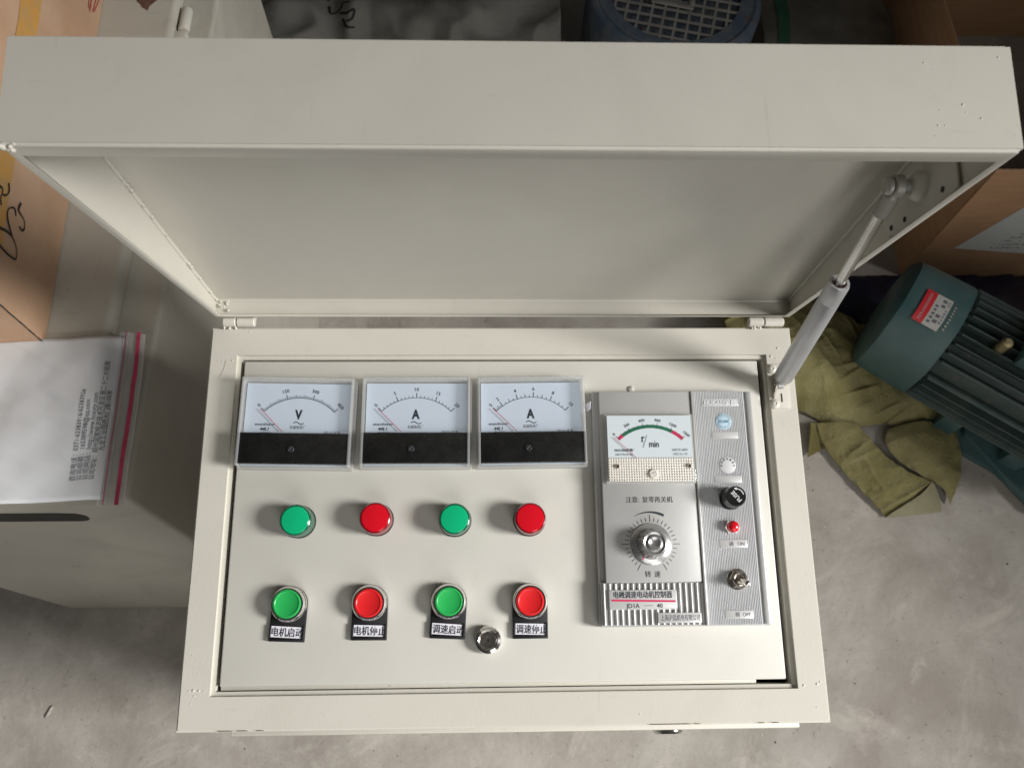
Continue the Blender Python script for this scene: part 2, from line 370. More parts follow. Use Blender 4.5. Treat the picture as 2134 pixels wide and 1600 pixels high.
# body: upright steel cabinet under the sloping frame
mb = MB()
yf = 0.0065; yb = 0.336
top = [(-.2675, .0035, -.0215), (.2675, .0035, -.0215), (.2675, .3435, -.0215), (-.2675, .3435, -.0215)]
tw = [RS @ Vector(p) + Vector((0, 0, H)) for p in top]
bot = [wl(p.x, p.y, 0.0) for p in tw]
mb.add(top + bot, [(4, 5, 1, 0), (5, 6, 2, 1), (6, 7, 3, 2), (7, 4, 0, 3), (7, 6, 5, 4)])
build('body', mb, PAINT, con, smooth=0)
mb = MB(); mb.box(-.262, .262, .012, .335, -.085, -.08); build('cabinet_interior', mb, DARK, con, smooth=0)
# front door, slightly proud, with its lock
W = Matrix.Rotation(-SL, 4, 'X') @ Matrix.Translation((0, 0, -H))
dr = MB(); dr.box(-.236, .256, -.0036, .0060, .08, H - .035, W); fd = build('front_door', dr, PAINT, con, bevel=.0015)
kb = MB(); kb.lathe([(.013, 0), (.013, .0015), (.011, .0032), (.0001, .0036)], 32, W @ Matrix.Translation((.143, -.0037, H - .052)) @ Matrix.Rotation(R(90), 4, 'X'))
build('door_lock', kb, CHROME, fd)

# frame ring
ox, oy0, oy1 = .27, 0.0, D
ix, iy0, iy1 = .2416, .0305, .3170
def ring_shell(zo, zi):
    mb = MB()
    O = [(-ox, oy0), (ox, oy0), (ox, oy1), (-ox, oy1)]; I = [(-ix, iy0), (ix, iy0), (ix, iy1), (-ix, iy1)]
    v = [(x, y, 0) for x, y in O] + [(x, y, 0) for x, y in I] + [(x, y, zo) for x, y in O] + [(x, y, zi) for x, y in I]
    f = []
    for i in range(4):
        j = (i + 1) % 4
        f.append((i, j, 4 + j, 4 + i)); f.append((8 + i, 8 + j, j, i)); f.append((4 + i, 4 + j, 12 + j, 12 + i))
    mb.add(v, f); return mb
fr = ring_shell(-.024, -.016)
me = bpy.data.meshes.new('frame'); me.from_pydata(fr.v, [], fr.f)
bm = bmesh.new(); bm.from_mesh(me); bmesh.ops.recalc_face_normals(bm, faces=bm.faces)
bm.edges.ensure_lookup_table()
inner = [e for e in bm.edges if all(abs(v.co.z) < 1e-6 and abs(v.co.x) < .25 and .01 < v.co.y < .33 for v in e.verts)]
bmesh.ops.bevel(bm, geom=inner, offset=.0035, segments=4, affect='EDGES', clamp_overlap=True)
outer = [e for e in bm.edges if len(e.link_faces) == 2 and all(abs(v.co.z) < 1e-6 and (abs(abs(v.co.x) - ox) < 1e-5) for v in e.verts) or
         (len(e.link_faces) == 2 and all(abs(v.co.z) < 1e-6 and (abs(v.co.y - oy0) < 1e-5 or abs(v.co.y - oy1) < 1e-5) for v in e.verts))]
bmesh.ops.bevel(bm, geom=list(set(outer)), offset=.0014, segments=2, affect='EDGES', clamp_overlap=True)
bm.to_mesh(me); bm.free(); me.materials.append(PAINT)
me.polygons.foreach_set('use_smooth', [True] * len(me.polygons)); me.set_sharp_from_angle(angle=R(35))
frame = bpy.data.objects.new('frame', me); COL.objects.link(frame); frame.parent = con
# paint drips and weld pimples at the frame's corner joints
pm = MB()
def pimple(mb, x, y, z, r, flat=.5):
    mb.lathe([(r, -.0003), (r * .9, r * flat * .6), (r * .5, r * flat), (0.00001, r * flat * 1.05)], 8, Matrix.Translation((x, y, z)))
for x, y, r in [(-.262, .3155, .0006), (-.258, .314, .0007), (-.254, .315, .0005), (-.249, .3155, .0009), (-.262, .032, .0008), (-.2585, .0322, .0012), (-.254, .032, .001), (-.25, .0316, .0007),
                (-.2575, .028, .0007), (-.26, .022, .0006), (.2565, .3265, .0012), (.2493, .3185, .0013), (.2535, .3165, .0008), (.2615, .0305, .0011), (.250, .0295, .0011), (.264, .032, .0008), (.259, .012, .0006), (-.262, .06, .0005), (-.256, .045, .0005),
                (-.15, .012, .0005), (.06, .022, .0005), (.11, .009, .0006), (.262, .12, .0005), (.256, .21, .0005), (-.259, .19, .0005), (-.02, .33, .0006), (-.235, .343, .0008), (.03, .3335, .0006)]:
    pimple(pm, x, y, 0, r)
pm.ribbon([(-.2545, .3155), (-.2552, .309), (-.2568, .304), (-.259, .2995)], .0006, .0004)
build('weld_marks', pm, PAINT, frame)['kind'] = 'stuff'
ck = MB()
for x0, x1 in ((-.236, -.224), (-.221, -.212), (-.205, -.199), (.118, .152), (.155, .160), (.209, .214), (.220, .226)): ck.box(x0, x1, .0006, .0011, -.0002, .00025)
build('edge_chips', ck, RUST, frame, smooth=0)['kind'] = 'stuff'

# instrument panel (the inner door)
mb = MB(); mb.box(-.2382, .2362, .0345, .3150, -.014, -.0012)
panel = build('instrument_panel', mb, PAINT_PANEL, con, bevel=.0014, seg=3)
PZ = -.0012
mb = MB(); mb.box(-.2385, .2120, .0309, .0385, -.0155, -.0065); build('panel_stop', mb, PAINT, frame, bevel=.0008)
mb = MB(); pimple(mb, .1165, .2875, PZ, .0032, .55); pimple(mb, .117, .2885, PZ, .002, 1.0); build('paint_blob', mb, PAINT_PANEL, panel)
mb = MB(); mb.add([(.0735, .272, .004), (.0775, .2735, .009), (.077, .267, .008), (.075, .2655, .003)], [(0, 1, 2, 3)]); build('peeling_tape', mb, PAPER, panel, smooth=0, mods=(('SOLIDIFY', dict(thickness=.0004)),))

# ------------------------------------------------------------------ panel meters
def dial_print(mb, cx, cy, z, Rr, ang, total, majors, mids, minor_step, tl=(.0044, .0030, .0020), wts=(.00055, .00042, .00034), label=(.0034, .0033)):
    pts = [(cx + Rr * math.sin(R(a)), cy + Rr * math.cos(R(a))) for a in [ang(0) + (ang(total) - ang(0)) * i / 60 for i in range(61)]]
    mb.ribbon(pts, .00042, z)
    n = int(round(total / minor_step))
    for i in range(n + 1):
        v = i * minor_step
        k = 0 if any(abs(v - m) < 1e-6 for m in majors) else (1 if any(abs(v - m) < 1e-6 for m in mids) else 2)
        a = R(ang(v)); d = Vector((math.sin(a), math.cos(a))); c = Vector((cx, cy))
        mb.ribbon([tuple(c + d * Rr), tuple(c + d * (Rr + tl[k]))], wts[k], z)
    for m in majors:
        a = R(ang(m)); d = Vector((math.sin(a), math.cos(a))); p = Vector((cx, cy)) + d * (Rr + tl[0] + label[0])
        mb.text(str(m), label[1], p.x, p.y, z, -a, bold=.004)

def panel_meter(name, label, cx, cy, letter, total, majors, mids, step, ang, tilt=0):
    t = empty(name, (cx, cy, PZ), (0, 0, tilt), con); t['label'] = label
    w, h, h2 = .0495, .0385, .0440; wl_ = -w - (.0030 if letter == 'V' else 0)
    mb = MB(); mb.prism(rrect(wl_, w, -h, h2, .0025), 0, .0065); build('housing', mb, ACRYL, t, bevel=.0006)
    mb = MB(); mb.box(wl_ + .0046, w - .0046, -h + .003, h2 - .0056, .0066, .0105); build('dial_plate', mb, DIAL, t, smooth=0)
    mb = MB(); mb.box(wl_ + .0018, w - .0018, -h + .0035, -.0078, .0107, .0172); bd = build('lower_band', mb, BLACK, t, bevel=.0007)
    mb = MB(); mb.lathe([(.0030, 0), (.0030, .0008), (.0026, .0011), (.0005, .0009)], 24, Matrix.Translation((-.0035, -.0222, .0172)))
    sc = build('zero_screw', mb, BLACK_MATT, t)
    mb = MB(); mb.box(-.0024, .0024, -.0004, .0004, .0183, .0186, Matrix.Translation((-.0035, -.0222, 0)) @ Matrix.Rotation(R(50), 4, 'Z')); build('screw_slot', mb, INK_GREY, t, smooth=0)
    pr = MB(); z = .0107; ay = .0252 - .0442
    dial_print(pr, 0, ay, z, .0442, ang, total, majors, mids, step)
    pr.text(letter, .0084, -.0005, .0102, z, bold=.04, sx=.78)
    pr.ribbon([(-.0045 + .009 * i / 16, .0023 + .0010 * math.sin(2 * math.pi * i / 16)) for i in range(17)], .0007, z)
    pr.text('wanbiao', .0028, -.0300, .0012, z, bold=.0, shear=.3, fit=.0162); pr.text('®', .0014, -.0212, .0010, z)
    pr.text('44L1', .0031, -.0295, -.0032, z, bold=.015, shear=.3)
    build('dial_print', pr, INK, t, smooth=0)
    pr = MB(); pr.text('长城电表厂', .0025, -.0005, -.0015, z, fit=.0140); pr.text('Ω1.5⊥☆ B', .0019, .0300, -.0056, z, fit=.0135)
    pr.text('GB/T7676-98', .0012, -.0285, -.0064, z)
    build('small_print', pr, INK_GREY, t, smooth=0)
    a = R(ang(0) - 1.5); c = Vector((0, ay)); d = Vector((math.sin(a), math.cos(a)))
    nb = MB(); p, q = c + d * .0185, c + d * .0478
    nb.tube((p.x, p.y, .0128), (q.x, q.y, .0128), .00028, 6); build('needle', nb, NEEDLE, t)
    mb = MB()                      # thick clear side walls of the cover, polished on top
    for q_ in ((wl_ + .0016, wl_ + .0040, -h + .0016, h2 - .0016), (w - .0040, w - .0016, -h + .0016, h2 - .0016), (wl_ + .0042, w - .0042, h2 - .0046, h2 - .0016)): mb.box(*q_, .0070, .0186)
    build('cover_rim', mb, RIM, t, bevel=.0008)
    mb = MB(); mb.box(wl_ + .0012, w - .0012, -h + .0012, h2 - .0012, .0067, .0192)
    build('clear_cover', mb, GLASS, t, bevel=.0012, seg=2)
    return t
lin = lambda tot: (lambda v: -44.2 + 88.4 * v / tot)
def nonlin(v):
    k = [(0, -44.2), (2, -35), (4, -15.7), (6, 3), (8, 23.1), (10, 44.2)]
    for (a, x), (b, y) in zip(k, k[1:]):
        if v <= b + 1e-9: return x + (y - x) * (v - a) / (b - a)
panel_meter('voltmeter', 'leftmost meter, marked V, with scale to 450', -.1832, .2523, 'V', 450, [0, 150, 300, 450], [50, 100, 200, 250, 350, 400], 10, lin(450), R(-1.1))
panel_meter('ammeter', 'middle meter, marked A, with scale to 20', -.0792, .2523, 'A', 20, [0, 5, 10, 15, 20], [], 1, lin(20), R(-.2))
panel_meter('ammeter', 'right-hand black-banded meter, marked A, with scale to 10', .0235, .2526, 'A', 10, [0, 2, 4, 6, 8, 10], [1, 3, 5, 7, 9], .5, nonlin, R(.5))

# ------------------------------------------------------------------ pilot lamps
def pilot(label, x, y, lensm, sidem):
    t = empty('pilot_lamp', (x, y, PZ), (0, 0, 0), con); t['label'] = label
    mb = MB(); mb.lathe([(.0142, 0), (.0142, .0022), (.0136, .0032)], 48); build('base_ring', mb, BLACK_MATT, t)
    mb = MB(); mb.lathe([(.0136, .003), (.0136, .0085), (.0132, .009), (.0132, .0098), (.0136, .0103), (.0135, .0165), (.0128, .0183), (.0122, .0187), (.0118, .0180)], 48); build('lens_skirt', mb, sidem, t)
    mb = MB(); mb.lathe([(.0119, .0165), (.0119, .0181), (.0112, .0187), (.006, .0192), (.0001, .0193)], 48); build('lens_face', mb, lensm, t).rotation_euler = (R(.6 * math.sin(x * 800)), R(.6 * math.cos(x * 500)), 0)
    return t
pilot('leftmost pilot lamp, green', -.1795, .1690, LENS_G, LENS_GD)
pilot('red pilot lamp second from the left', -.1120, .1702, LENS_R, LENS_RD)
pilot('green pilot lamp third from the left', -.0442, .1690, LENS_G, LENS_GD)
pilot('rightmost pilot lamp, red', .0208, .1690, LENS_R, LENS_RD)

# ------------------------------------------------------------------ push buttons with legend plates
def push(label, x, y, capm, words, rotd, off):
    t = empty('push_button', (x, y, PZ), (0, 0, R(rotd)), con); t['label'] = label
    w = .0150; top = [(w * math.cos(R(a)), w * math.sin(R(a))) for a in range(0, 181, 9)]
    outl = [(w, 0)] + top[1:] + [(-w, -.0305), (w, -.0305)]
    mb = MB(); mb.prism(outl, 0, .0026); build('legend_plate', mb, BLACK_MATT, t, bevel=.0005)
    rim = MB()
    for b in ((-w + .0004, w - .0004, -.0302, -.0281), (-w + .0004, -w + .0018, -.0280, -.0176), (w - .0022, w - .0004, -.0280, -.0176)): rim.box(*b, .0027, .0040)
    build('legend_frame', rim, BLACK_MATT, t, bevel=.0003)
    M = Matrix.Translation((-.0008 + off, -.0226, 0)) @ Matrix.Rotation(R(-1.5), 4, 'Z')
    mb = MB(); mb.box(-.0124, .0130, -.0046, .0044, .0027, .0030, M); build('legend_card', mb, PAPER, t, smooth=0)
    mb = MB()
    mb.text(words, .0056, -.0118, -.0002, .0032, align='L', bold=.012, fit=.0264, M=M); build('legend_text', mb, INK, t, smooth=0)
    def kn(i, j): return 1 + (.012 if (i % 2 and j in (1, 2)) else 0)
    mb = MB(); mb.lathe([(.0144, .0026), (.0147, .0032), (.0147, .0068), (.0143, .0074), (.0137, .0110), (.0131, .0120), (.0122, .0121), (.0119, .0108)], 96, None, kn); build('bezel', mb, CHROME, t, smooth=25)
    mb = MB(); mb.lathe([(.0117, .0085), (.0117, .0116), (.0113, .0122), (.0102, .0124), (.0098, .0120), (.0094, .0118), (.0001, .0119)], 64); build('button_cap', mb, capm, t).rotation_euler = (R(1.4 * math.sin(x * 900)), R(1.4 * math.cos(x * 700)), R(x * 4000))
    return t
push('leftmost push button, green', -.1836, .1000, CAP_G, '电机启动', -2.2, 0)
push('red push button second from the left', -.1158, .1004, CAP_R, '电机停止', -.4, .0004)
push('green push button third from the left', -.0488, .1008, CAP_G, '调速启动', -2.6, 0)
push('rightmost push button, red', .0201, .1002, CAP_R, '调速停止', 0, .0006)

# panel lock
t = empty('panel_lock', (-.0158, .0692, PZ), (0, 0, 0), con)
mb = MB(); mb.lathe([(.0115, 0), (.0115, .0045), (.0108, .0072), (.0082, .0092), (.0078, .0090), (.0076, .0080)], 20); build('lock_ring', mb, CHROME, t, smooth=20)
mb = MB(); mb.lathe([(.0075, .0050), (.0075, .0083), (.0069, .0088), (.0014, .0086), (.0012, .0070), (.0001, .0069)], 40); build('lock_core', mb, CHROME_DULL, t)

# ------------------------------------------------------------------ speed controller
sc = empty('speed_controller', (0, 0, PZ), (0, 0, 0), con); sc['label'] = 'silver speed controller with its own meter, dial knob and toggle switch'
ST = .0128                                      # face height
mb = MB(); mb.box(.0787, .2245, .0785, .2830, 0, .0085); build('housing', mb, PLASTIC_SILVER, sc, bevel=.0012)
mb = MB(); mb.box(.0845, .1675, .1145, .2822, .0086, ST); build('face_plate', mb, PLASTIC_SILVER, sc, bevel=.0010)
mb = MB(); mb.box(.0800, .1686, .0792, .1143, .0086, .0113); build('rib_bed', mb, PLASTIC_SILVER, sc, smooth=0)
mb = MB(); mb.box(.1690, .2165, .0792, .2824, .0086, .0116); build('strip_bed', mb, PLASTIC_STRIP, sc, smooth=0)
mb = MB(); mb.box(.1677, .1700, .0790, .2826, .0087, .0142); build('divider', mb, PLASTIC_SILVER, sc, bevel=.0007)
mb = MB(); mb.box(.2190, .2238, .0792, .2824, .0086, .0118); build('side_rail', mb, PLASTIC_SILVER, sc, bevel=.0012)
rib0 = None
for i in range(18):
    x = .0825 + i * .00497
    if rib0 is None:
        mb = MB(); n = 8
        sec = [(.00125 * math.cos(math.pi * k / n), .0016 * math.sin(math.pi * k / n)) for k in range(n + 1)]
        v = [(a, 0, b) for a, b in sec] + [(a, .0338, b) for a, b in sec]
        mb.add(v, [(k, k + 1, n + 2 + k, n + 1 + k) for k in range(n)] + [tuple(range(n, -1, -1)), tuple(range(n + 1, 2 * n + 2))])
        rib0 = build('rib', mb, PLASTIC_SILVER, sc); rib0.location = (x, .0800, .0113)
    else: copy_obj(rib0, sc, location=(x, .0800, .0113))
mb = MB(); npch = 32; pit = .0456 / npch; n = 5                     # the finely ribbed strip
for i in range(npch):
    x = .1706 + (i + .5) * pit; sec = [(x + .36 * pit * math.cos(math.pi * k / n), .0116 + .00075 * math.sin(math.pi * k / n)) for k in range(n + 1)]
    v = [(a, .0795, b) for a, b in sec] + [(a, .2820, b) for a, b in sec]
    mb.add(v, [(k, k + 1, n + 2 + k, n + 1 + k) for k in range(n)] + [tuple(range(n, -1, -1)), tuple(range(n + 1, 2 * n + 2))])
o = build('fine_ribs', mb, PLASTIC_STRIP, sc); o['kind'] = 'stuff'
# plates on the strip
SZ = .0116
def splate(name, cx, cy, w, h, mat=PLATE, top=.0126):
    mb = MB(); mb.prism(rrect(cx - w / 2, cx + w / 2, cy - h / 2, cy + h / 2, .0004, 2), SZ, top); return build(name, mb, mat, sc, bevel=.0003)
splate('brand_plate', .1941, .2718, .0330, .0068, PLASTIC_STRIP)
mb = MB(); mb.text('HUCAN沪昌', .0036, .1941, .2717, .01275, bold=.02, fit=.0285); build('brand_lettering', mb, INK_WHITE, sc, smooth=0, mods=(('SOLIDIFY', dict(thickness=.0004, offset=1)),))
mb = MB(); mb.prism(circ(.0071, 40, .1963, .2542), SZ, .0127); build('round_badge', mb, BADGE_BLUE, sc, bevel=.0003)
pr = MB(); c = (.1963, .2542); z = .0129
for a0, a1 in ((12, 168), (192, 348)):
    pr.ribbon([(c[0] + .0062 * math.cos(R(a0 + (a1 - a0) * i / 24)), c[1] + .0062 * math.sin(R(a0 + (a1 - a0) * i / 24))) for i in range(25)], .00025, z)
pr.text('ISO-9001', .0017, c[0], c[1], z, bold=.02, fit=.0098)
pr.ribbon([(c[0] - .0056, c[1] + .0014), (c[0] + .0056, c[1] + .0014)], .0002, z); pr.ribbon([(c[0] - .0056, c[1] - .0014), (c[0] + .0056, c[1] - .0014)], .0002, z)
for i, ch in enumerate('APPROVED'):
    a = R(155 - i * 130 / 7); pr.text(ch, .0011, c[0] + .0050 * math.cos(a), c[1] + .0050 * math.sin(a), z, a - R(90))
for i, ch in enumerate('GUARANTEE'):
    a = R(205 + i * 130 / 8); pr.text(ch, .0011, c[0] + .0050 * math.cos(a), c[1] + .0050 * math.sin(a), z, a + R(90))
build('badge_print', pr, INK_BLUE, sc, smooth=0)
splate('blank_plate', .1966, .2417, .0235, .0062)
mb = MB(); mb.prism(circ(.0073, 40, .1968, .2146), SZ, .0127); build('round_badge', mb, BADGE_WHITE, sc, bevel=.0003)
pr = MB()
for i, ch in enumerate('高精度可靠设计'):
    a = R(185 - i * 190 / 6); pr.text(ch, .0015, .1968 + .0056 * math.cos(a), .2146 + .0056 * math.sin(a), z, a - R(90), bold=.02)
build('badge_print', pr, INK_GREY, sc, smooth=0)
splate('blank_plate', .1964, .2022, .0240, .0064)
for cy, a, b in ((.1463, '通', 'ON'), (.0876, '断', 'OFF')):
    splate('switch_plate', .1966, cy, .0240, .0068)
    pr = MB(); pr.text(a, .0031, .1946 if b == 'ON' else .1955, cy, .0128); pr.text(b, .0033, .2030, cy, .0128, sx=.9); build('switch_text', pr, INK_GREY, sc, smooth=0)
# fuse cap
M = Matrix.Translation((.1968, .1852, SZ))
mb = MB(); mb.lathe([(.0098, 0), (.0098, .0022), (.0088, .0030), (.0088, .0075), (.0091, .0080), (.0086, .0180), (.0080, .0190), (.0001, .0190)], 48, M, lambda i, j: 1 + (.012 if i % 2 and 2 <= j <= 5 else 0)); build('fuse_cap', mb, BLACK, sc, smooth=25)
pr = MB(); M2 = Matrix.Translation((.1968, .1852, SZ + .01915)) @ Matrix.Rotation(R(130), 4, 'Z')
pr.text('FUSE', .0036, 0, .0004, 0, bold=.015, fit=.0105, M=M2)
arc = [(-.0063 * math.cos(R(a)), -.0063 * math.sin(R(a))) for a in range(62, 140, 6)]
pr.ribbon(arc, .0007, 0, M2)
e = Vector(arc[-1]); dd = (e - Vector(arc[-2])).normalized(); nn = Vector((-dd.y, dd.x))
pr.add([(*(e + nn * .0012), 0), (*(e - nn * .0012), 0), (*(e + dd * .0026), 0)], [(0, 1, 2)], M2)
build('fuse_text', pr, INK_WHITE, sc, smooth=0)
# small red indicator
M = Matrix.Translation((.1962, .1606, SZ))
mb = MB(); mb.lathe([(.0062, 0), (.0062, .0018), (.0055, .0028), (.0052, .0030)], 6, M); build('indicator_nut', mb, CHROME, sc, smooth=0)
mb = MB(); mb.lathe([(.0052, .002), (.0051, .0050), (.0046, .0068), (.0034, .0080), (.0016, .0086), (.0001, .0087)], 32, M); build('indicator_lamp', mb, LENS_R, sc)
# toggle switch
M = Matrix.Translation((.1972, .1166, SZ))
mb = MB(); mb.lathe([(.0090, 0), (.0090, .0009), (.0086, .0013)], 40, M); build('toggle_washer', mb, CHROME_DULL, sc)
mb = MB(); mb.lathe([(.0077, .0013), (.0077, .0040), (.0070, .0046)], 6, M); build('toggle_nut', mb, CHROME_DULL, sc, smooth=0)
mb = MB(); mb.lathe([(.0056, .0040), (.0056, .0085), (.0049, .0090), (.0040, .0088), (.0036, .0070)], 32, M); build('toggle_bushing', mb, CHROME_DULL, sc)
mb = MB(); mb.tube((.1972, .1166, SZ + .0072), (.2005, .1128, SZ + .0165), .0019, 16, .0027)
mb.lathe([(.0026, -.0020), (.0029, 0), (.0022, .0019), (.0001, .0027)], 16, Matrix.Translation((.2005, .1128, SZ + .0165))); build('toggle_lever', mb, CHROME_DULL, sc)
# speed knob
kc = (.1247, .1466)
M = Matrix.Translation((kc[0], kc[1], ST))
mb = MB(); mb.lathe([(.0178, 0), (.0178, .0010), (.0172, .0016), (.0136, .0028), (.0125, .0032)], 64, M); build('knob_skirt', mb, plain('knob_silver', (.60, .60, .60), .26, .75), sc)
mb = MB(); mb.lathe([(.0128, .0030), (.0112, .0145), (.0104, .0156), (.0096, .0158), (.0090, .0148), (.0075, .0142), (.0060, .0146), (.0056, .0156), (.0050, .0157), (.0030, .0146), (.0001, .0143)], 72, M,
         lambda i, j: 1 - (.06 if (i % 6) in (0, 1) and j in (0, 1) else 0)); build('knob', mb, plain('knob_body', (.50, .50, .50), .24, .8), sc, smooth=25)
a = R(237); mb = MB(); p = Vector(kc) + Vector((math.cos(a), math.sin(a))) * .0146
mb.prism([(p.x - .0006, p.y + .0012), (p.x - .0002, p.y - .0013), (p.x + .0011, p.y + .0007)], ST + .0026, ST + .0034); build('knob_pointer', mb, INK_RED, sc, smooth=0)
pr = MB(); z = ST + .0002
for i in range(31):
    a = R(90 - (-150 + i * 10)); d = Vector((math.cos(a), math.sin(a))); L1 = .0252 if i in (0, 6, 15, 24, 30) else .0226
    pr.ribbon([tuple(Vector(kc) + d * .0193), tuple(Vector(kc) + d * L1)], .00042, z)
pr.ribbon([(kc[0] + .0273 * math.sin(R(-30 + 57 * i / 24)), kc[1] + .0273 * math.cos(R(-30 + 57 * i / 24))) for i in range(25)], lambda t: .0001 + .0021 * min(1, t * 1.15), z)
pr.text('注意:', .0042, .1105, .1847, z, fit=.0115); pr.text('复零再关机', .0042, .1325, .1847, z, fit=.0265)
pr.text('转', .0042, .1208, .1214, z); pr.text('速', .0042, .1289, .1214, z)
build('face_print', pr, INK, sc, smooth=0)
# name plates over the ribs
mb = MB(); mb.prism(rrect(.0866, .1440, .0925, .1086, .0016), .0113, .0138); build('name_plate', mb, PLATE, sc, bevel=.0003)
mb = MB(); mb.prism(rrect(.1272, .1640, .0814, .0898, .0004, 2), .0113, .0136); build('maker_plate', mb, PLATE, sc, bevel=.0003)
pr = MB(); z = .0140
pr.text('电磁调速电动机控制器', .0045, .1153, .1046, z, bold=.008, fit=.0500); pr.text('JD1A', .0037, .1064, .0957, z, bold=.004); pr.text('40', .0037, .1292, .0957, z, bold=.004); pr.ribbon([(.1160, .0957), (.1237, .0957)], .0003, z)
build('plate_text', pr, INK, sc, smooth=0)
pr = MB(); pr.text('上海沪昌机电有限公司', .0040, .1462, .0856, .0138, fit=.0330); build('maker_text', pr, INK_GREY, sc, smooth=0)
mb = MB(); mb.add([(.0885, .1010, z), (.0885, .0994, z), (.1428, .0983, z), (.1428, .0999, z)], [(0, 1, 2, 3)]); build('red_line', mb, INK_RED, sc, smooth=0)
# the rpm meter
mx0, mx1, my0, my1 = .0882, .1670, .1985, .2606
mb = MB(); mb.box(mx0, mx1, my0, my1, ST + .0001, ST + .0030); build('meter_housing', mb, ACRYL, sc, bevel=.0007)
mb = MB(); mb.box(mx0 + .002, mx1 - .002, .2212, my1 - .002, ST + .0031, ST + .0052); build('meter_dial', mb, DIAL2, sc, smooth=0)
z = ST + .0054; c = Vector((.1284, .2075)); Ri, Ro = .0398, .0428
rang = lambda v: -43.4 + 86.8 * v / 1500
def band(a0, a1, mat, nm):
    pr = MB(); n = 24; vs = []
    for i in range(n + 1):
        a = R(rang(a0 + (a1 - a0) * i / n)); d = Vector((math.sin(a), math.cos(a)))
        vs += [(*(c + d * Ri), z), (*(c + d * Ro), z)]
    pr.add(vs, [(2 * i, 2 * i + 2, 2 * i + 3, 2 * i + 1) for i in range(n)]); return build(nm, pr, mat, sc, smooth=0)
band(0, 110, INK_RED, 'red_band'); band(110, 1230, INK_GREEN, 'green_band'); band(1230, 1500, INK_RED, 'red_band')
pr = MB(); z += .00015
for i in range(31):
    v = i * 50; a = R(rang(v)); d = Vector((math.sin(a), math.cos(a))); r0, r1 = (Ri, Ro + .0018) if v % 300 == 0 else ((Ri + .0006, Ro + .0009) if v % 100 == 0 else (Ri + .0010, Ro))
    pr.ribbon([tuple(c + d * r0), tuple(c + d * r1)], .00032 if v % 300 == 0 else .0002, z)
for v in (0, 300, 600, 900, 1200, 1500):
    a = R(rang(v)); d = Vector((math.sin(a), math.cos(a))); p = c + d * (Ro + .0044); pr.text(str(v), .0026, p.x, p.y, z, -a, bold=.006)
pr.text('r', .0080, .1218, .2385, z, bold=.004, sx=.7); pr.text('min', .0062, .1312, .2332, z, bold=.004, sx=.72); pr.ribbon([(.1214, .2298), (.1252, .2408)], .00035, z)
pr.text('HUCAN沪昌', .0021, .1040, .2275, z, bold=.02, fit=.0160); pr.text('®', .0010, .1132, .2284, z)
build('meter_print', pr, INK, sc, smooth=0)
pr = MB(); pr.text('GB/T7676-98', .0019, .1042, .2238, z, fit=.0155); build('standard_print', pr, INK_GREY, sc, smooth=0)
pr = MB(); pr.text('69C9-30V', .0022, .1540, .2277, z, fit=.0138); pr.text('-Ω2.5⊥☆', .0020, .1540, .2240, z, fit=.0135); build('meter_small_print', pr, INK_GREY, sc, smooth=0)
a = R(rang(0) - 3); d = Vector((math.sin(a), math.cos(a))); p, q = c + d * .0185, c + d * .0458
nb = MB(); nb.tube((p.x, p.y, ST + .0064), (q.x, q.y, ST + .0064), .00022, 6); build('meter_needle', nb, NEEDLE, sc)
mb = MB(); nx, ny = 34, 9; x0, x1, y0, y1 = mx0 + .0018, mx1 - .0018, my0 + .0018, .2210; dx, dy = (x1 - x0) / nx, (y1 - y0) / ny
for i in range(nx):
    for j in range(ny):
        a_, b_ = x0 + i * dx, y0 + j * dy
        mb.add([(a_, b_, ST + .0040), (a_ + dx, b_, ST + .0040), (a_ + dx, b_ + dy, ST + .0040), (a_, b_ + dy, ST + .0040), (a_ + dx / 2, b_ + dy / 2, ST + .0049)], [(0, 1, 4), (1, 2, 4), (2, 3, 4), (3, 0, 4)])
build('waffle_window', mb, WAFFLE, sc, smooth=0)
for x, y, r in ((.0978, .2132, .0019), (.1612, .2134, .0019), (.1291, .2066, .0042)):
    mb = MB(); M = Matrix.Translation((x, y, ST + .0042)); mb.lathe([(r, 0), (r, .0012), (r * .8, .0020), (r * .3, .0018)], 24, M); mb.box(-r * .75, r * .75, -r * .13, r * .13, .0019, .0023, M @ Matrix.Rotation(R(20 if r > .003 else 60), 4, 'Z'))
    build('meter_screw', mb, CHROME_DULL if r < .003 else WAFFLE, sc)
mb = MB(); mb.box(mx0 + .0008, mx1 - .0008, my0 + .0008, my1 - .0008, ST + .0032, ST + .0092); build('meter_cover', mb, GLASS, sc, bevel=.0012)

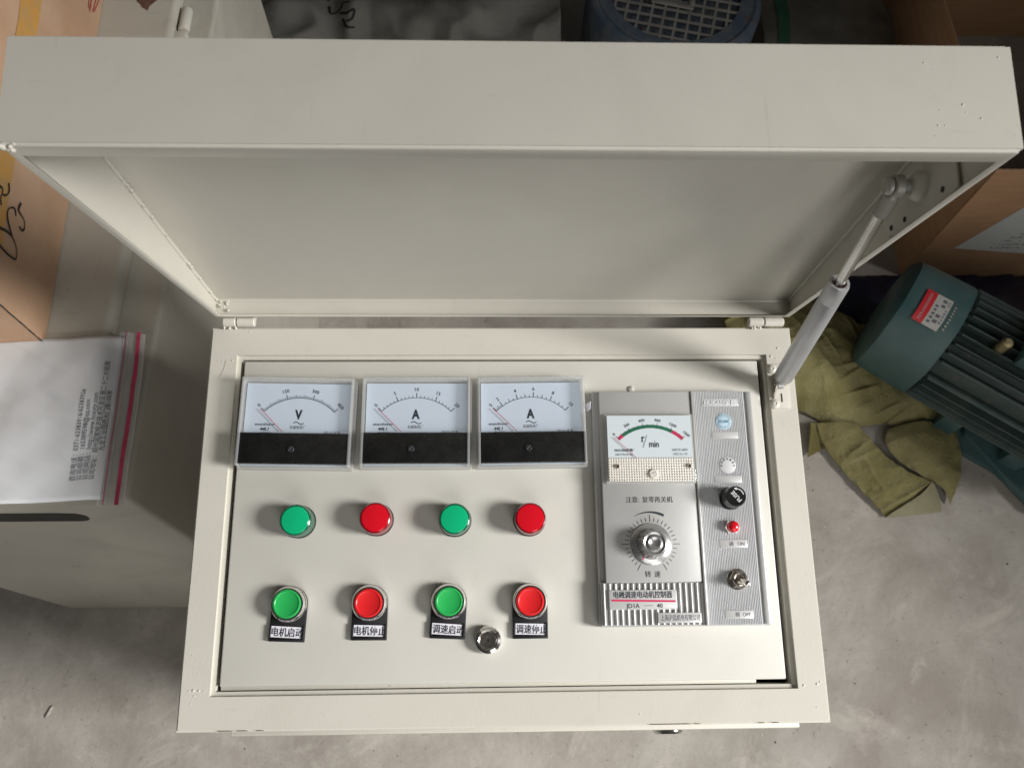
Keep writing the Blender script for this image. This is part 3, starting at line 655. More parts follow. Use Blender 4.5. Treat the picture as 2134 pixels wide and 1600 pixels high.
# ------------------------------------------------------------------ lid
th = R(94.4); hy, hz = .3556, .0042; LL, HF, HR = .3342, .0628, .0173
u = (math.cos(th), math.sin(th)); v_ = (math.sin(th), -math.cos(th)); lx0, lx1 = -.2670, .2697
def lp(x, a, b): return (x, hy + u[0] * a + v_[0] * b, hz + u[1] * a + v_[1] * b)
lid = empty('lid', (0, 0, 0), (0, 0, 0), con)
def lid_shell():
    P = [lp(lx0, 0, 0), lp(lx1, 0, 0), lp(lx1, LL, 0), lp(lx0, LL, 0),
         lp(lx0, 0, HR), lp(lx1, 0, HR), lp(lx1, LL, HF), lp(lx0, LL, HF),
         lp(lx0 + .0065, .0055, .0), lp(lx1 - .0065, .0055, .0), lp(lx1 - .0065, LL - .0125, .0), lp(lx0 + .0065, LL - .0125, .0)]
    F = [(4, 5, 6, 7), (0, 1, 5, 4), (1, 2, 6, 5), (2, 3, 7, 6), (3, 0, 4, 7), (8, 9, 1, 0), (9, 10, 2, 1), (10, 11, 3, 2), (11, 8, 0, 3)]
    me = bpy.data.meshes.new('lid_shell'); me.from_pydata(P, [], F)
    bm = bmesh.new(); bm.from_mesh(me); bmesh.ops.recalc_face_normals(bm, faces=bm.faces)
    bm.edges.ensure_lookup_table()
    idx = lambda e: tuple(sorted(x.index for x in e.verts))
    es = [e for e in bm.edges if idx(e) in {(2, 3), (6, 7), (1, 2), (0, 3), (0, 1), (4, 5), (5, 6), (4, 7)}]
    bmesh.ops.bevel(bm, geom=es, offset=.0017, segments=3, affect='EDGES', clamp_overlap=True)
    # outward normals: the plate must face away from the viewer (+y)
    bm.normal_update()
    big = max(bm.faces, key=lambda f: f.calc_area())
    if big.normal.y < 0: bmesh.ops.reverse_faces(bm, faces=bm.faces)
    bm.to_mesh(me); bm.free(); me.materials.append(PAINT_LID_SHADED)
    me.polygons.foreach_set('use_smooth', [True] * len(me.polygons)); me.set_sharp_from_angle(angle=R(40))
    o = bpy.data.objects.new('lid_shell', me); COL.objects.link(o); o.parent = lid
    md = o.modifiers.new('solidify', 'SOLIDIFY'); md.thickness = .0012; md.offset = -1
    return o
lid_shell()
wb = MB(); rnd = random.Random(3)
def blob(mb, p, r, sq=(1, 1, 1)):
    M = Matrix.Translation(p) @ Matrix.Diagonal((*sq, 1))
    s0 = rnd.random() * 10
    mb.lathe([(r * .05, -r), (r * .7, -r * .7), (r, 0), (r * .7, r * .7), (r * .05, r)], 8, M, lambda i, j: 1 + .3 * noise.noise(Vector((i * .9 + s0, j * 1.3, s0))))
for i in range(17):                       # lumps along the left inside weld and at the corners
    a = rnd.random() * .32; d = HR + (HF - HR) * a / LL; blob(wb, lp(lx0 + .0022, a, d - .0018), .0007 + .0011 * rnd.random(), (1, 1, 1.8))
for i in range(16): blob(wb, lp(lx0 + .002 + rnd.random() * .012, LL - .001 - rnd.random() * .001, .002 + rnd.random() ** 1.6 * .03), .0008 + rnd.random() * .0012, (1.2, 1.2, .5))
for i in range(9): blob(wb, lp(lx0 + rnd.random() * .009, LL - rnd.random() * .006, -.0002), .001 + rnd.random() * .0016)
for i in range(8): blob(wb, lp(lx0 + .001 + rnd.random() * .012, rnd.random() * .006, HR - .002 - rnd.random() * .01), .0008 + rnd.random() * .0008)
for i in range(12): blob(wb, lp(lx1 - .004 - rnd.random() * .05, LL - .0001, .006 + rnd.random() * .05), .0004 + rnd.random() * .0004, (1, 1, .6))
build('weld_lumps', wb, PAINT_LID_SHADED, lid, smooth=60)['kind'] = 'stuff'
# hinges: two barrels, each of two knuckles
for xa, xb in ((-.2592, -.2302), (.2300, .2632)):
    hg = empty('hinge', ((xa + xb) / 2, .3516, .0022), (0, 0, 0), con); hl = (xb - xa) / 2
    for x0, x1 in ((-hl, -.0006 - .002), (-.0018, hl)):
        mb = MB(); mb.lathe([(.0036, 0), (.0044, .0008), (.0044, x1 - x0 - .0008), (.0036, x1 - x0)], 24, Matrix.Translation((x0, 0, 0)) @ Matrix.Rotation(R(90), 4, 'Y')); build('knuckle', mb, PAINT, hg)
    mb = MB(); mb.box(-hl, -.003, -.0062, .0005, -.006, -.0028); mb.box(-.0015, hl, .0006, .0058, -.004, -.0020); build('hinge_leaf', mb, PAINT, hg, bevel=.0006)
    mb = MB(); rnd = random.Random(int(xa * 1e4)); [blob(mb, (-hl + rnd.random() * .012, -.0045 - rnd.random() * .0012, -.001 - rnd.random() * .001), .0008 + rnd.random() * .0008) for i in range(6)]; build('weld_lumps', mb, PAINT, hg, smooth=60)['kind'] = 'stuff'

# ------------------------------------------------------------------ gas strut and its two brackets
gs = empty('gas_strut', (0, 0, 0), (0, 0, 0), con); SX = .2515
A = Vector((SX, .2900, .0090)); B = Vector((SX, .3600, .2455)); dv = (B - A).normalized()
Mg = Matrix.Translation(A) @ dv.to_track_quat('Z', 'X').to_matrix().to_4x4()
tl = .147; tot = (B - A).length
mb = MB(); mb.lathe([(.0050, .006), (.0074, .009), (.0084, .013), (.0084, tl - .022), (.0081, tl - .0212), (.0084, tl - .0204), (.0084, tl - .003), (.0076, tl), (.0058, tl), (.0056, tl - .003)], 40, Mg); build('cylinder', mb, SILVER, gs, smooth=28)
mb = MB(); mb.lathe([(.0054, tl - .004), (.0054, tl - .0024), (.0041, tl - .0022)], 24, Mg); build('seal', mb, plain('seal_brown', (.12, .04, .035), .5), gs)
mb = MB(); mb.lathe([(.0039, tl - .004), (.0039, tot - .024)], 28, Mg); build('rod', mb, STEEL, gs)
mb = MB(); mb.lathe([(.0052, tot - .026), (.0052, tot - .008), (.0040, tot - .006)], 20, Mg); mb.lathe([(.0062, -.0035), (.0074, -.0025), (.0074, .0025), (.0062, .0035)], 24, Matrix.Translation(B) @ Matrix.Rotation(R(90), 4, 'Y')); build('upper_eye', mb, plain('cast_grey', (.30, .29, .26), .5, .3), gs)
mb = MB(); mb.lathe([(.0036, -.001), (.0042, .004), (.0040, .010)], 16, Mg); mb.lathe([(.0052, -.0025), (.0052, .0025)], 20, Matrix.Translation(A) @ Matrix.Rotation(R(90), 4, 'Y')); build('lower_eye', mb, SILVER, gs)
lb = empty('lower_bracket', (0, 0, 0), (0, 0, 0), con)
mb = MB(); mb.prism(rrect(.2435, .2625, .2680, .3105, .0022), 0, .0020); build('bracket_plate', mb, PAINT, lb, bevel=.0005)
mb = MB(); mb.add([(.2462, .2990, .0015), (.2462, .2770, .0015), (.2462, .2800, .0070), (.2462, .2860, .0140), (.2462, .2960, .0150), (.2462, .2990, .0120)], [(0, 1, 2, 3, 4, 5)]); build('bracket_tab', mb, CHROME_DULL, lb, smooth=0, mods=(('SOLIDIFY', dict(thickness=.0016)),))
mb = MB(); mb.box(.2542, .2556, .2742, .2822, .0018, .00215); build('bracket_slot', mb, DARK, lb, smooth=0)
for x, y in ((.2480, .3055), (.2478, .2722)):
    mb = MB(); mb.lathe([(.0046, .0020), (.0044, .0032), (.0032, .0044), (.0014, .0049), (.0010, .0044), (.0002, .0043)], 24, Matrix.Translation((x, y, 0))); build('bracket_screw', mb, PAINT, lb)
mb = MB(); mb.tube((.2455, A.y, A.z), (.2570, A.y, A.z), .0024, 14); build('pivot_pin', mb, CHROME_DULL, lb)
ub = empty('upper_bracket', (0, 0, 0), (0, 0, 0), con)
Mu = Matrix(((0, 0, -1, lx1 - .0013), (v_[0], u[0], 0, B.y), (v_[1], u[1], 0, B.z), (0, 0, 0, 1)))   # local x = lid depth, y = along the lid, z = into the lid
mb = MB(); mb.prism([(-.018, -.045), (-.006, -.052), (.014, -.030), (.016, .018), (.004, .040), (-.018, .040), (-.022, .02), (-.022, -.02)], 0, .0018, Mu); build('bracket_plate', mb, PAINT_LID_SHADED, ub, bevel=.0004)
mb = MB(); mb.lathe([(.0105, .0018), (.0098, .0045), (.0072, .0080), (.0058, .0088)], 28, Mu); build('bracket_boss', mb, PAINT_LID_SHADED, ub)
mb = MB(); mb.lathe([(.0042, .0085), (.0042, .0210), (.0058, .0212), (.0058, .0235), (.0046, .0250)], 20, Mu); build('ball_stud', mb, plain('stud_grey', (.33, .32, .29), .45, .3), ub)
for x, y in ((-.013, -.040), (-.014, -.022), (-.013, .024), (.009, -.014)):
    mb = MB(); mb.lathe([(.0020, .0019), (.0020, .00215)], 12, Mu @ Matrix.Translation((x, y, 0))); build('bracket_hole', mb, DARK, ub, smooth=0)

# ================================================================== neighbouring cabinet on the left
nb_ = empty('closed_cabinet', (-.62, .6, 0)); tag(nb_, 'closed beige steel cabinet with a slotted front, left of the open console', 'cabinet')
def NL(mb): mb.v = [(x + .62, y - .6, z) for x, y, z in mb.v]; return mb
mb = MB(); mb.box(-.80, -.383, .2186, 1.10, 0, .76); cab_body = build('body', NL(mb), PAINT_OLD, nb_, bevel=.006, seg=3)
slot_outline = [(-.78, .674), (-.468, .674), (-.460, .6775), (-.454, .686), (-.452, .698), (-.454, .704), (-.460, .7095), (-.478, .712), (-.78, .712)]
SM = Matrix(((1, 0, 0, 0), (0, 0, 1, 0), (0, 1, 0, 0), (0, 0, 0, 1)))
mb = MB(); mb.prism(slot_outline, .2100, .2216, SM); cut = build('slot_cutter', NL(mb), DARK, nb_, smooth=0)      # a shallow recess, closed just behind by a black plate
bm = bmesh.new(); bm.from_mesh(cut.data); bmesh.ops.recalc_face_normals(bm, faces=bm.faces); bm.to_mesh(cut.data); bm.free()
md = cab_body.modifiers.new('slot', 'BOOLEAN'); md.operation = 'DIFFERENCE'; md.object = cut; md.solver = 'EXACT'
bpy.context.view_layer.update()
nm_ = bpy.data.meshes.new_from_object(cab_body.evaluated_get(bpy.context.evaluated_depsgraph_get()))
cab_body.modifiers.clear(); cab_body.data = nm_; bpy.data.objects.remove(cut)
cab_body.data.polygons.foreach_set('use_smooth', [True] * len(cab_body.data.polygons)); cab_body.data.set_sharp_from_angle(angle=R(30))
mb = MB(); mb.prism([(x, z) for x, z in slot_outline], .2191, .2214, SM); build('slot_shade_plate', NL(mb), DARK, nb_, smooth=0)  # black plate, its colour stands for the shade of the hollow behind
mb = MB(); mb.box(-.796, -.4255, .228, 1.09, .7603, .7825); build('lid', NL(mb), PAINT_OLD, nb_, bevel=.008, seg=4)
hg = MB(); hg.tube((-.4165, .852, .769), (-.4165, .890, .769), .0072, 20); hg.box(-.4255, -.4105, .824, .849, .7605, .773); build('hinge', NL(hg), PAINT, nb_, bevel=.001)
mb = MB(); mb.prism([(-.4663 + .011 * math.cos(t_) * (1 + .5 * math.sin(3 * t_)), .8885 + .015 * math.sin(t_) * (1 + .4 * math.cos(2 * t_ + 1))) for t_ in [i * math.pi / 9 for i in range(18)]], .7824, .7829); build('rust_patch', NL(mb), RUST, nb_, smooth=0)

# carton standing on that cabinet
ct = empty('cardboard_carton', (-.4887, .3853, .7831), (0, 0, R(3.635))); tag(ct, 'pale cardboard carton with black marker writing and orange tape on the closed cabinet', 'carton')
mb = MB(); mb.box(-.30, 0, 0, .56, 0, .27); build('carton_walls', mb, CARD_L, ct, bevel=.003)
FM = Matrix(((0, 0, 1, .0006), (1, 0, 0, 0), (0, 1, 0, 0), (0, 0, 0, 1)))           # (along the face, up) -> right face
mb = MB(); tp = [(-.002 + .564 * i / 20, .118 + .030 * i / 20 + .004 * noise.noise(Vector((i * .6, 3, 1)))) for i in range(21)]
mb.ribbon(tp, lambda t: .033 + .006 * noise.noise(Vector((t * 9, 1, 5))), 0, FM); build('tape', mb, TAPE, ct, smooth=0)
def dense(ps, k=6):
    P = [Vector(p) for p in ps]; n = len(P) - 1; out = []
    for i in range(n):
        p0, p1, p2, p3 = P[max(i - 1, 0)], P[i], P[i + 1], P[min(i + 2, n)]
        for j in range(k):
            t = j / k; out.append(tuple(.5 * ((2 * p1) + (p2 - p0) * t + (2 * p0 - 5 * p1 + 4 * p2 - p3) * t * t + (3 * p1 - p0 - 3 * p2 + p3) * t ** 3)))
    return out + [tuple(P[-1])]
mk = MB()
for st in [[(0.069, 0.12), (0.07, 0.115), (0.074, 0.102), (0.074, 0.091), (0.068, 0.082), (0.061, 0.079), (0.055, 0.08), (0.053, 0.09), (0.053, 0.102), (0.055, 0.114)], [(0.075, 0.092), (0.085, 0.102), (0.094, 0.106), (0.101, 0.103), (0.105, 0.096), (0.099, 0.092)], [(0.118, 0.088), (0.109, 0.09), (0.106, 0.086), (0.104, 0.078), (0.096, 0.075), (0.091, 0.078), (0.092, 0.084)], [(0.11, 0.13), (0.111, 0.12), (0.1, 0.12), (0.094, 0.117)], [(0.124, 0.113), (0.116, 0.11), (0.109, 0.113), (0.106, 0.118)]]:
    mk.ribbon(dense(st), lambda t: .0025 + .0007 * math.sin(9 * t) - .0009 * t, .0006, FM)
build('marker_writing', mk, MARKER, ct, smooth=0)
mk = MB()
for st in [[(0.474, 0.061), (0.494, 0.044)], [(0.468, 0.06), (0.498, 0.04)], [(0.466, 0.054), (0.517, 0.024)], [(0.466, 0.054), (0.474, 0.038), (0.456, 0.032)], [(0.457, 0.028), (0.5, 0.03), (0.517, 0.024)], [(0.461, 0.022), (0.501, 0.019), (0.522, 0.019)], [(0.464, 0.019), (0.506, 0.011), (0.529, 0.013)], [(0.453, 0.029), (0.492, 0.03)]]:
    mk.ribbon(dense(st), .0016, .0005, FM)
build('red_print', mk, PRINT_RED, ct, smooth=0)
mk = MB(); mk.ribbon([(-.0008 - .001 * abs(noise.noise(Vector((i * 2.1, 0, 0)))), .001 + .26 * i / 60) for i in range(61)], lambda t: .0016 + .0016 * noise.noise(Vector((t * 40, 2, 0))), 0, Matrix(((1, 0, 0, 0.0002), (0, 0, -1, -.0004), (0, 1, 0, 0), (0, 0, 0, 1)))); build('torn_seam', mk, MARKER, ct, smooth=0)

# zip bag with papers lying on the cabinet
bgt = empty('zip_bag', (-.3765, .2073, .7836), (0, 0, R(3.0))); tag(bgt, 'clear zip bag with white printed paper and red seal on the closed cabinet', 'zip bag')
def bz(x, y): return .0075 + .0025 * math.sin(x * 40 + 1) * math.cos(y * 26) - (.012 * max(0, (x + .045) / .045) ** 2) + .0016 * noise.noise(Vector((x * 30, y * 30, 0)))
def sheet(x0, x1, y0, y1, dz, nx=40, ny=36, edge=0):
    mb = MB(); vs = []; fs = []
    for j in range(ny + 1):
        for i in range(nx + 1):
            x = x0 + (x1 - x0) * i / nx; y = y0 + (y1 - y0) * j / ny
            e = edge * noise.noise(Vector((y * 40, 7, 0))) if i in (0, nx) else 0
            vs.append((x + e, y, bz(x, y) + dz))
    for j in range(ny):
        for i in range(nx):
            a = j * (nx + 1) + i; fs.append((a, a + 1, a + nx + 2, a + nx + 1))
    return mb.add(vs, fs)
build('paper', sheet(-.24, -.0188, .006, .186, 0), DOC, bgt, smooth=180, mods=(('SOLIDIFY', dict(thickness=.0012)),))
hz_ = acrylic('bag_haze'); hz_.node_tree.nodes['Principled BSDF'].inputs['Alpha'].default_value = .62; hz_.node_tree.nodes['Principled BSDF'].inputs['Roughness'].default_value = .3
build('sleeve_back', sheet(-.0235, 0, 0, .191, -.0004, 8, 36), hz_, bgt, smooth=180)
fm_ = sheet(-.245, 0, 0, .191, .0026, 110, 90, edge=.0012)
fm_.v = [(x, y, z + .0010 * noise.noise(Vector((x * 55, y * 55, 3))) + .0022 * max(0, 1 - 3.2 * abs(noise.noise(Vector(((x * .5 + y) * 34, (x - y * .5) * 9, 8))))) ** 2) for x, y, z in fm_.v]
build('clear_sleeve', fm_, FILM, bgt, smooth=180)
build('seal_strip', sheet(-.0066, -.0032, 0, .191, .0034, 2, 36), plain('seal_red', (.62, .07, .15), .35), bgt, smooth=180)
build('seal_strip', sheet(-.0172, -.0160, 0, .191, .0034, 2, 36), plain('seal_pink', (.50, .20, .26), .35), bgt, smooth=180)
build('seal_strip', sheet(-.0146, -.0138, 0, .191, .0034, 2, 36), plain('seal_clear', (.60, .55, .54), .3), bgt, smooth=180)
mb = MB()
for s_, x, y, ln in (('咨询电话：0371-62383916/62383926', -.0495, .0255, .0975), ('公司邮箱：165389598@qq.com', -.0433, .0260, .0850), ('公司网站：http://www.hnxyty.com', -.0371, .0262, .0925), ('公司地址：郑州国家经济技术开发区第二十二大街南', -.0309, .0262, .1290), ('九龙工业园西大门南100米', -.0252, .0560, .0660)):
    mb.text(s_, .0046, x, y, 0, R(90), 'L', fit=ln)
mb.v = [(x, y, bz(x, y) + .0009) for x, y, z in mb.v]
build('printed_text', mb, plain('print_grey', (.16, .17, .19), .6), bgt, smooth=0)

# ================================================================== right-hand side
# open carton
oc = empty('open_carton', (.937, .943, 0)); tag(oc, 'brown open-topped cardboard carton with a white label behind the teal motor', 'carton')
w = .004
for nm, b in (('front_wall', (0, .55, 0, w)), ('left_wall', (0, w, w + .0004, .75)), ('back_wall', (w + .0004, .55, .75 - w, .75)), ('right_wall', (.55 - w, .55, w + .0004, .75 - w - .0004))):
    mb = MB(); mb.box(b[0], b[1], b[2], b[3], 0, .38); build(nm, mb, CARD, oc, bevel=.0008)
    dx, dy = b[1] - b[0], b[3] - b[2]; mb = MB(); n = int(max(dx, dy) / .007)      # fluted raw edge
    pts = [(b[0] + (dx * i / n if dx > dy else w / 2 + (.0014 if i % 2 else -.0014)), b[2] + (dy * i / n if dy > dx else w / 2 + (.0014 if i % 2 else -.0014))) for i in range(n + 1)]
    mb.ribbon(pts, .0012, .3805); build('fluted_edge', mb, CARD_EDGE, oc, smooth=0, mods=(('SOLIDIFY', dict(thickness=.002)),))
mb = MB(); mb.add([(.062, -.0008, .121), (.060, -.0008, .118), (.30, -.0008, .09), (.30, -.0008, .30), (.125, -.0008, .272)], [(0, 1, 2, 3, 4)]); build('label', mb, LABEL, oc, smooth=0)
mb = MB(); rnd = random.Random(5)
for k in range(9):
    for i in range(24):
        x = .125 + k * .011 + i * .0035 + .002 * rnd.random(); z = .118 + k * .013 + .004 * rnd.random()
        if rnd.random() < .7: mb.add([(x, -.0012, z), (x + .0022, -.0012, z), (x + .0022, -.0012, z + .003), (x, -.0012, z + .003)], [(0, 1, 2, 3)])
build('label_print', mb, INK_GREY, oc, smooth=0)

# teal finned motor lying on the floor
ang = math.atan2(-.574, .819)
mo = empty('electric_motor', (.782, .765, .165), (0, 0, ang)); tag(mo, 'dark teal finned electric motor with a red and white sticker, lying at the right', 'electric motor')
AX = Matrix.Rotation(R(90), 4, 'Y')          # lathe axis -> motor axis
def oct_r(i, j, n=64):
    a = 2 * math.pi * i / n; k = math.pi / 4; m = (a + k / 2) % k - k / 2
    return .55 + .45 * (math.cos(k / 2) / math.cos(m)) / math.cos(k / 2) * .97
mb = MB(); mb.lathe([(.070, -.004), (.104, 0), (.116, .010), (.119, .03), (.121, .118), (.118, .1185)], 64, AX, oct_r); build('fan_cowl', mb, TEAL, mo, smooth=35)
mb = MB(); mb.lathe([(.098, .112), (.100, .116), (.100, .46), (.09, .47)], 64, AX); build('stator', mb, TEAL_FIN, mo)
mb = MB(); mb.lathe([(.08, .455), (.124, .462), (.126, .490), (.11, .505), (.05, .52)], 64, AX); build('end_shield', mb, TEAL, mo)
f0 = None
for k in range(36):
    a = R(k * 10 + 3)
    if 60 < k * 10 + 3 < 68: continue
    if f0 is None:
        mb = MB(); mb.add([(.124, -.0024, .098), (.455, -.0024, .098), (.455, .0024, .098), (.124, .0024, .098), (.126, -.0012, .121), (.453, -.0012, .121), (.453, .0012, .121), (.126, .0012, .121)], [(0, 3, 2, 1), (4, 5, 6, 7), (0, 1, 5, 4), (1, 2, 6, 5), (2, 3, 7, 6), (3, 0, 4, 7)])
        f0 = build('cooling_fin', mb, TEAL_FIN, mo, bevel=.0006, seg=1); f0.rotation_euler = (a, 0, 0)
    else: copy_obj(f0, mo, rotation_euler=(a, 0, 0))
mb = MB(); mb.box(.20, .42, -.10, .10, -.165, -.150); mb.box(.22, .26, -.085, .085, -.150, -.085); mb.box(.36, .40, -.085, .085, -.150, -.085); build('foot', mb, TEAL, mo, bevel=.003)
mb = MB(); mb.box(.225, .345, -.055, .055, .112, .155); tb = build('terminal_box', mb, TEAL, mo, bevel=.004)
mb = MB(); mb.box(.245, .335, -.03, .035, .1552, .1556); build('rating_plate', mb, plain('plate_pink', (.18, .10, .09), .5), tb, smooth=0)
mb = MB(); mb.lathe([(.010, .10), (.010, .135), (.006, .14)], 16, Matrix.Translation((.195, -.035, 0))); build('lifting_eye', mb, BRASS, mo)
def cyl_patch(nm, x0, x1, a0, a1, r, mat, parent, n=8):
    mb = MB(); vs = []
    for i in range(n + 1):
        a = R(a0 + (a1 - a0) * i / n); rr = r * (.55 + .45 * .97 / math.cos(((a + math.pi / 8) % (math.pi / 4)) - math.pi / 8))
        vs += [(x0, -rr * math.sin(a), rr * math.cos(a)), (x1, -rr * math.sin(a), rr * math.cos(a))]
    mb.add(vs, [(2 * i, 2 * i + 1, 2 * i + 3, 2 * i + 2) for i in range(n)]); return build(nm, mb, mat, parent, smooth=60)
cyl_patch('sticker_red', .036, .056, 0, 32, .1222, STICKER_RED, mo); cyl_patch('sticker_white', .056, .086, 0, 32, .1222, STICKER_WHITE, mo)
for k in range(12): cyl_patch('sticker_print', .043, .0485, 3 + k * 2.3, 4.3 + k * 2.3, .1225, plain('sticker_pale_%d' % k, (.40, .20, .20), .5), mo, 2)
rnd = random.Random(2)
for r0, r1, n_, sp in ((.060, .066, 7, 3.9), (.069, .077, 5, 5.2), (.080, .083, 9, 3.0)):
    for k in range(n_):
        if rnd.random() < .85: cyl_patch('sticker_print', r0 + .001 * rnd.random(), r1, 3 + k * sp, 3 + k * sp + sp * .55, .1225, INK_GREY, mo, 2)
for k in range(8): cyl_patch('stamped_letter', .092, .096, 4 + k * 3.3, 5.6 + k * 3.3, .1218, GALV, mo, 2)

# steel base frame at the right edge
bf = empty('motor_base', (1.10, .46, 0), (0, 0, R(-27))); tag(bf, 'low teal steel base with slotted holes at the right edge of the floor', 'machine base')
mb = MB(); mb.prism([(-.17, .10), (-.15, .02), (.02, -.075), (.20, -.09), (.25, .15), (-.05, .17)], .006, .030); build('base_plate', mb, TEAL, bf, bevel=.004)
mb = MB(); mb.prism([(-.11, .10), (-.10, .045), (.04, -.02), (.2, -.02), (.2, .12), (-.03, .14)], .0302, .085); build('raised_block', mb, TEAL_FIN, bf, bevel=.006)
for x, y in ((.045, -.052), (.085, -.050)):
    mb = MB(); mb.prism([(x + a, y + b) for a, b in rrect(-.016, .016, -.005, .005, .0045)], .0302, .0306); build('bolt_slot', mb, DARK, bf, smooth=0)

# yellow woven bag
yb_ = empty('woven_bag', (.7, .65, 0)); tag(yb_, 'crumpled yellow woven plastic bag with trailing strips on the floor beside the console', 'woven bag')
def sub(ctrl): return [[(x - .7, y - .65, z) for x, y, z in r] for r in ctrl]
patch('bag_body', sub([[(.48, .61, .004), (.62, .612, .004), (.72, .572, .004), (.83, .575, .003), (.945, .580, .003)],
                       [(.48, .65, .07), (.62, .64, .085), (.73, .610, .055), (.83, .600, .030), (.945, .595, .02)],
                       [(.48, .74, .10), (.62, .73, .115), (.735, .70, .095), (.84, .66, .04), (.945, .625, .03)],
                       [(.48, .82, .06), (.63, .82, .085), (.75, .79, .06), (.84, .72, .02), (.95, .66, .02)],
                       [(.48, .88, .004), (.63, .89, .004), (.76, .86, .004), (.86, .78, .004), (.96, .70, .004)]]), WOVEN_Y, yb_, 190, 150, .008, 12, .0008, 1, fine=.0006, vmin=.001, crease=.013)
patch('bag_strip', sub([[(.668, .574, .020), (.71, .574, .034), (.753, .573, .022)],
                        [(.683, .525, .010), (.738, .528, .026), (.793, .521, .014)],
                        [(.722, .462, .008), (.782, .470, .028), (.836, .475, .016)],
                        [(.765, .405, .005), (.826, .420, .020), (.892, .450, .010)],
                        [(.784, .379, .004), (.836, .392, .012), (.897, .440, .008)]]), WOVEN_Y, yb_, 80, 130, .003, 26, .0007, 2, fine=.0012, vmin=.001, crease=.008)
patch('folded_end', sub([[(.782, .377, .008), (.838, .381, .012), (.901, .389, .006)], [(.806, .392, .020), (.850, .405, .024), (.900, .420, .012)], [(.836, .408, .026), (.866, .428, .026), (.893, .452, .016)]]), WOVEN_YL, yb_, 50, 40, .0012, 30, .0007, 6, fine=.0006, vmin=.001, crease=.0015)
patch('bag_strip', sub([[(.655, .575, .030), (.668, .573, .024), (.682, .560, .012)], [(.65, .54, .022), (.668, .545, .014), (.690, .535, .006)], [(.645, .505, .006), (.660, .512, .008), (.678, .522, .004)]]), WOVEN_Y, yb_, 30, 40, .0015, 40, .0007, 3, vmin=.001, crease=.003)
patch('bag_strip', sub([[(.822, .564, .010), (.89, .578, .022), (.966, .570, .014)], [(.812, .530, .014), (.88, .528, .030), (.963, .52, .016)], [(.836, .490, .012), (.895, .478, .024), (.955, .466, .012)], [(.880, .458, .008), (.910, .432, .016), (.922, .404, .006)]]), WOVEN_Y, yb_, 70, 70, .0035, 22, .0007, 4, fine=.0008, vmin=.001, crease=.008)
# dark blue sheet pushed under the carton
db = empty('blue_sheet', (.88, .86, 0)); tag(db, 'crumpled dark blue plastic sheet on the floor between the teal motor and the open carton', 'plastic sheet')
patch('sheet_cloth', [[(x - .88, y - .86, z) for x, y, z in r] for r in [[(.70, .80, .006), (.85, .76, .01), (1.0, .76, .008), (1.25, .74, .006)], [(.71, .85, .03), (.86, .85, .05), (1.0, .84, .04), (1.25, .84, .03)], [(.74, .935, .006), (.87, .938, .01), (1.0, .938, .008), (1.25, .938, .006)]]], plain('blue_plastic', (.008, .010, .028), .4), db, 70, 50, .006, 14, .0008, 9, vmin=.001, crease=.006)

# ================================================================== behind the lid
gs_ = empty('grey_sack', (-.25, 1.5, 0)); tag(gs_, 'crumpled grey woven sack with black pen marks behind the lid', 'sack')
def sub2(c, o): return [[(x - o[0], y - o[1], z) for x, y, z in r] for r in c]
patch('sack_cloth', sub2([[(-0.65, 1.10, .02), (-.35, 1.12, .02), (-.1, 1.10, .02), (.16, 1.12, .02)],
                          [(-0.63, 1.22, .26), (-.34, 1.24, .28), (-.1, 1.22, .27), (.15, 1.24, .22)],
                          [(-0.61, 1.40, .33), (-.33, 1.42, .36), (-.08, 1.40, .34), (.14, 1.40, .30)],
                          [(-0.63, 1.70, .30), (-.33, 1.72, .35), (-.08, 1.70, .33), (.14, 1.70, .28)],
                          [(-0.67, 1.95, .02), (-.33, 1.98, .02), (-.1, 1.98, .02), (.16, 1.95, .02)]], (-.25, 1.5)), WOVEN_G, gs_, 130, 130, .034, 7.5, .002, 5)
mk = MB()
for st in ([(-.37, 1.405), (-.35, 1.415), (-.335, 1.405), (-.345, 1.39)], [(-.335, 1.415), (-.325, 1.40), (-.31, 1.398)], [(-.34, 1.375), (-.335, 1.355), (-.315, 1.36), (-.31, 1.372), (-.295, 1.368)], [(-.315, 1.352), (-.30, 1.345), (-.285, 1.352), (-.29, 1.335), (-.30, 1.33)], [(-.31, 1.338), (-.30, 1.318), (-.285, 1.32)]):
    mk.ribbon([(x + .25, y - 1.5) for x, y in dense(st)], .004, 0)
from mathutils.bvhtree import BVHTree
sk = gs_.children[0]; bv = BVHTree.FromPolygons([v.co for v in sk.data.vertices], [p.vertices for p in sk.data.polygons])
mk.v = [(x, y, ((bv.ray_cast(Vector((x, y, 2)), Vector((0, 0, -1)))[0] or Vector((0, 0, .36))).z + .002)) for x, y, z in mk.v]
build('pen_marks', mk, MARKER, gs_, smooth=0)
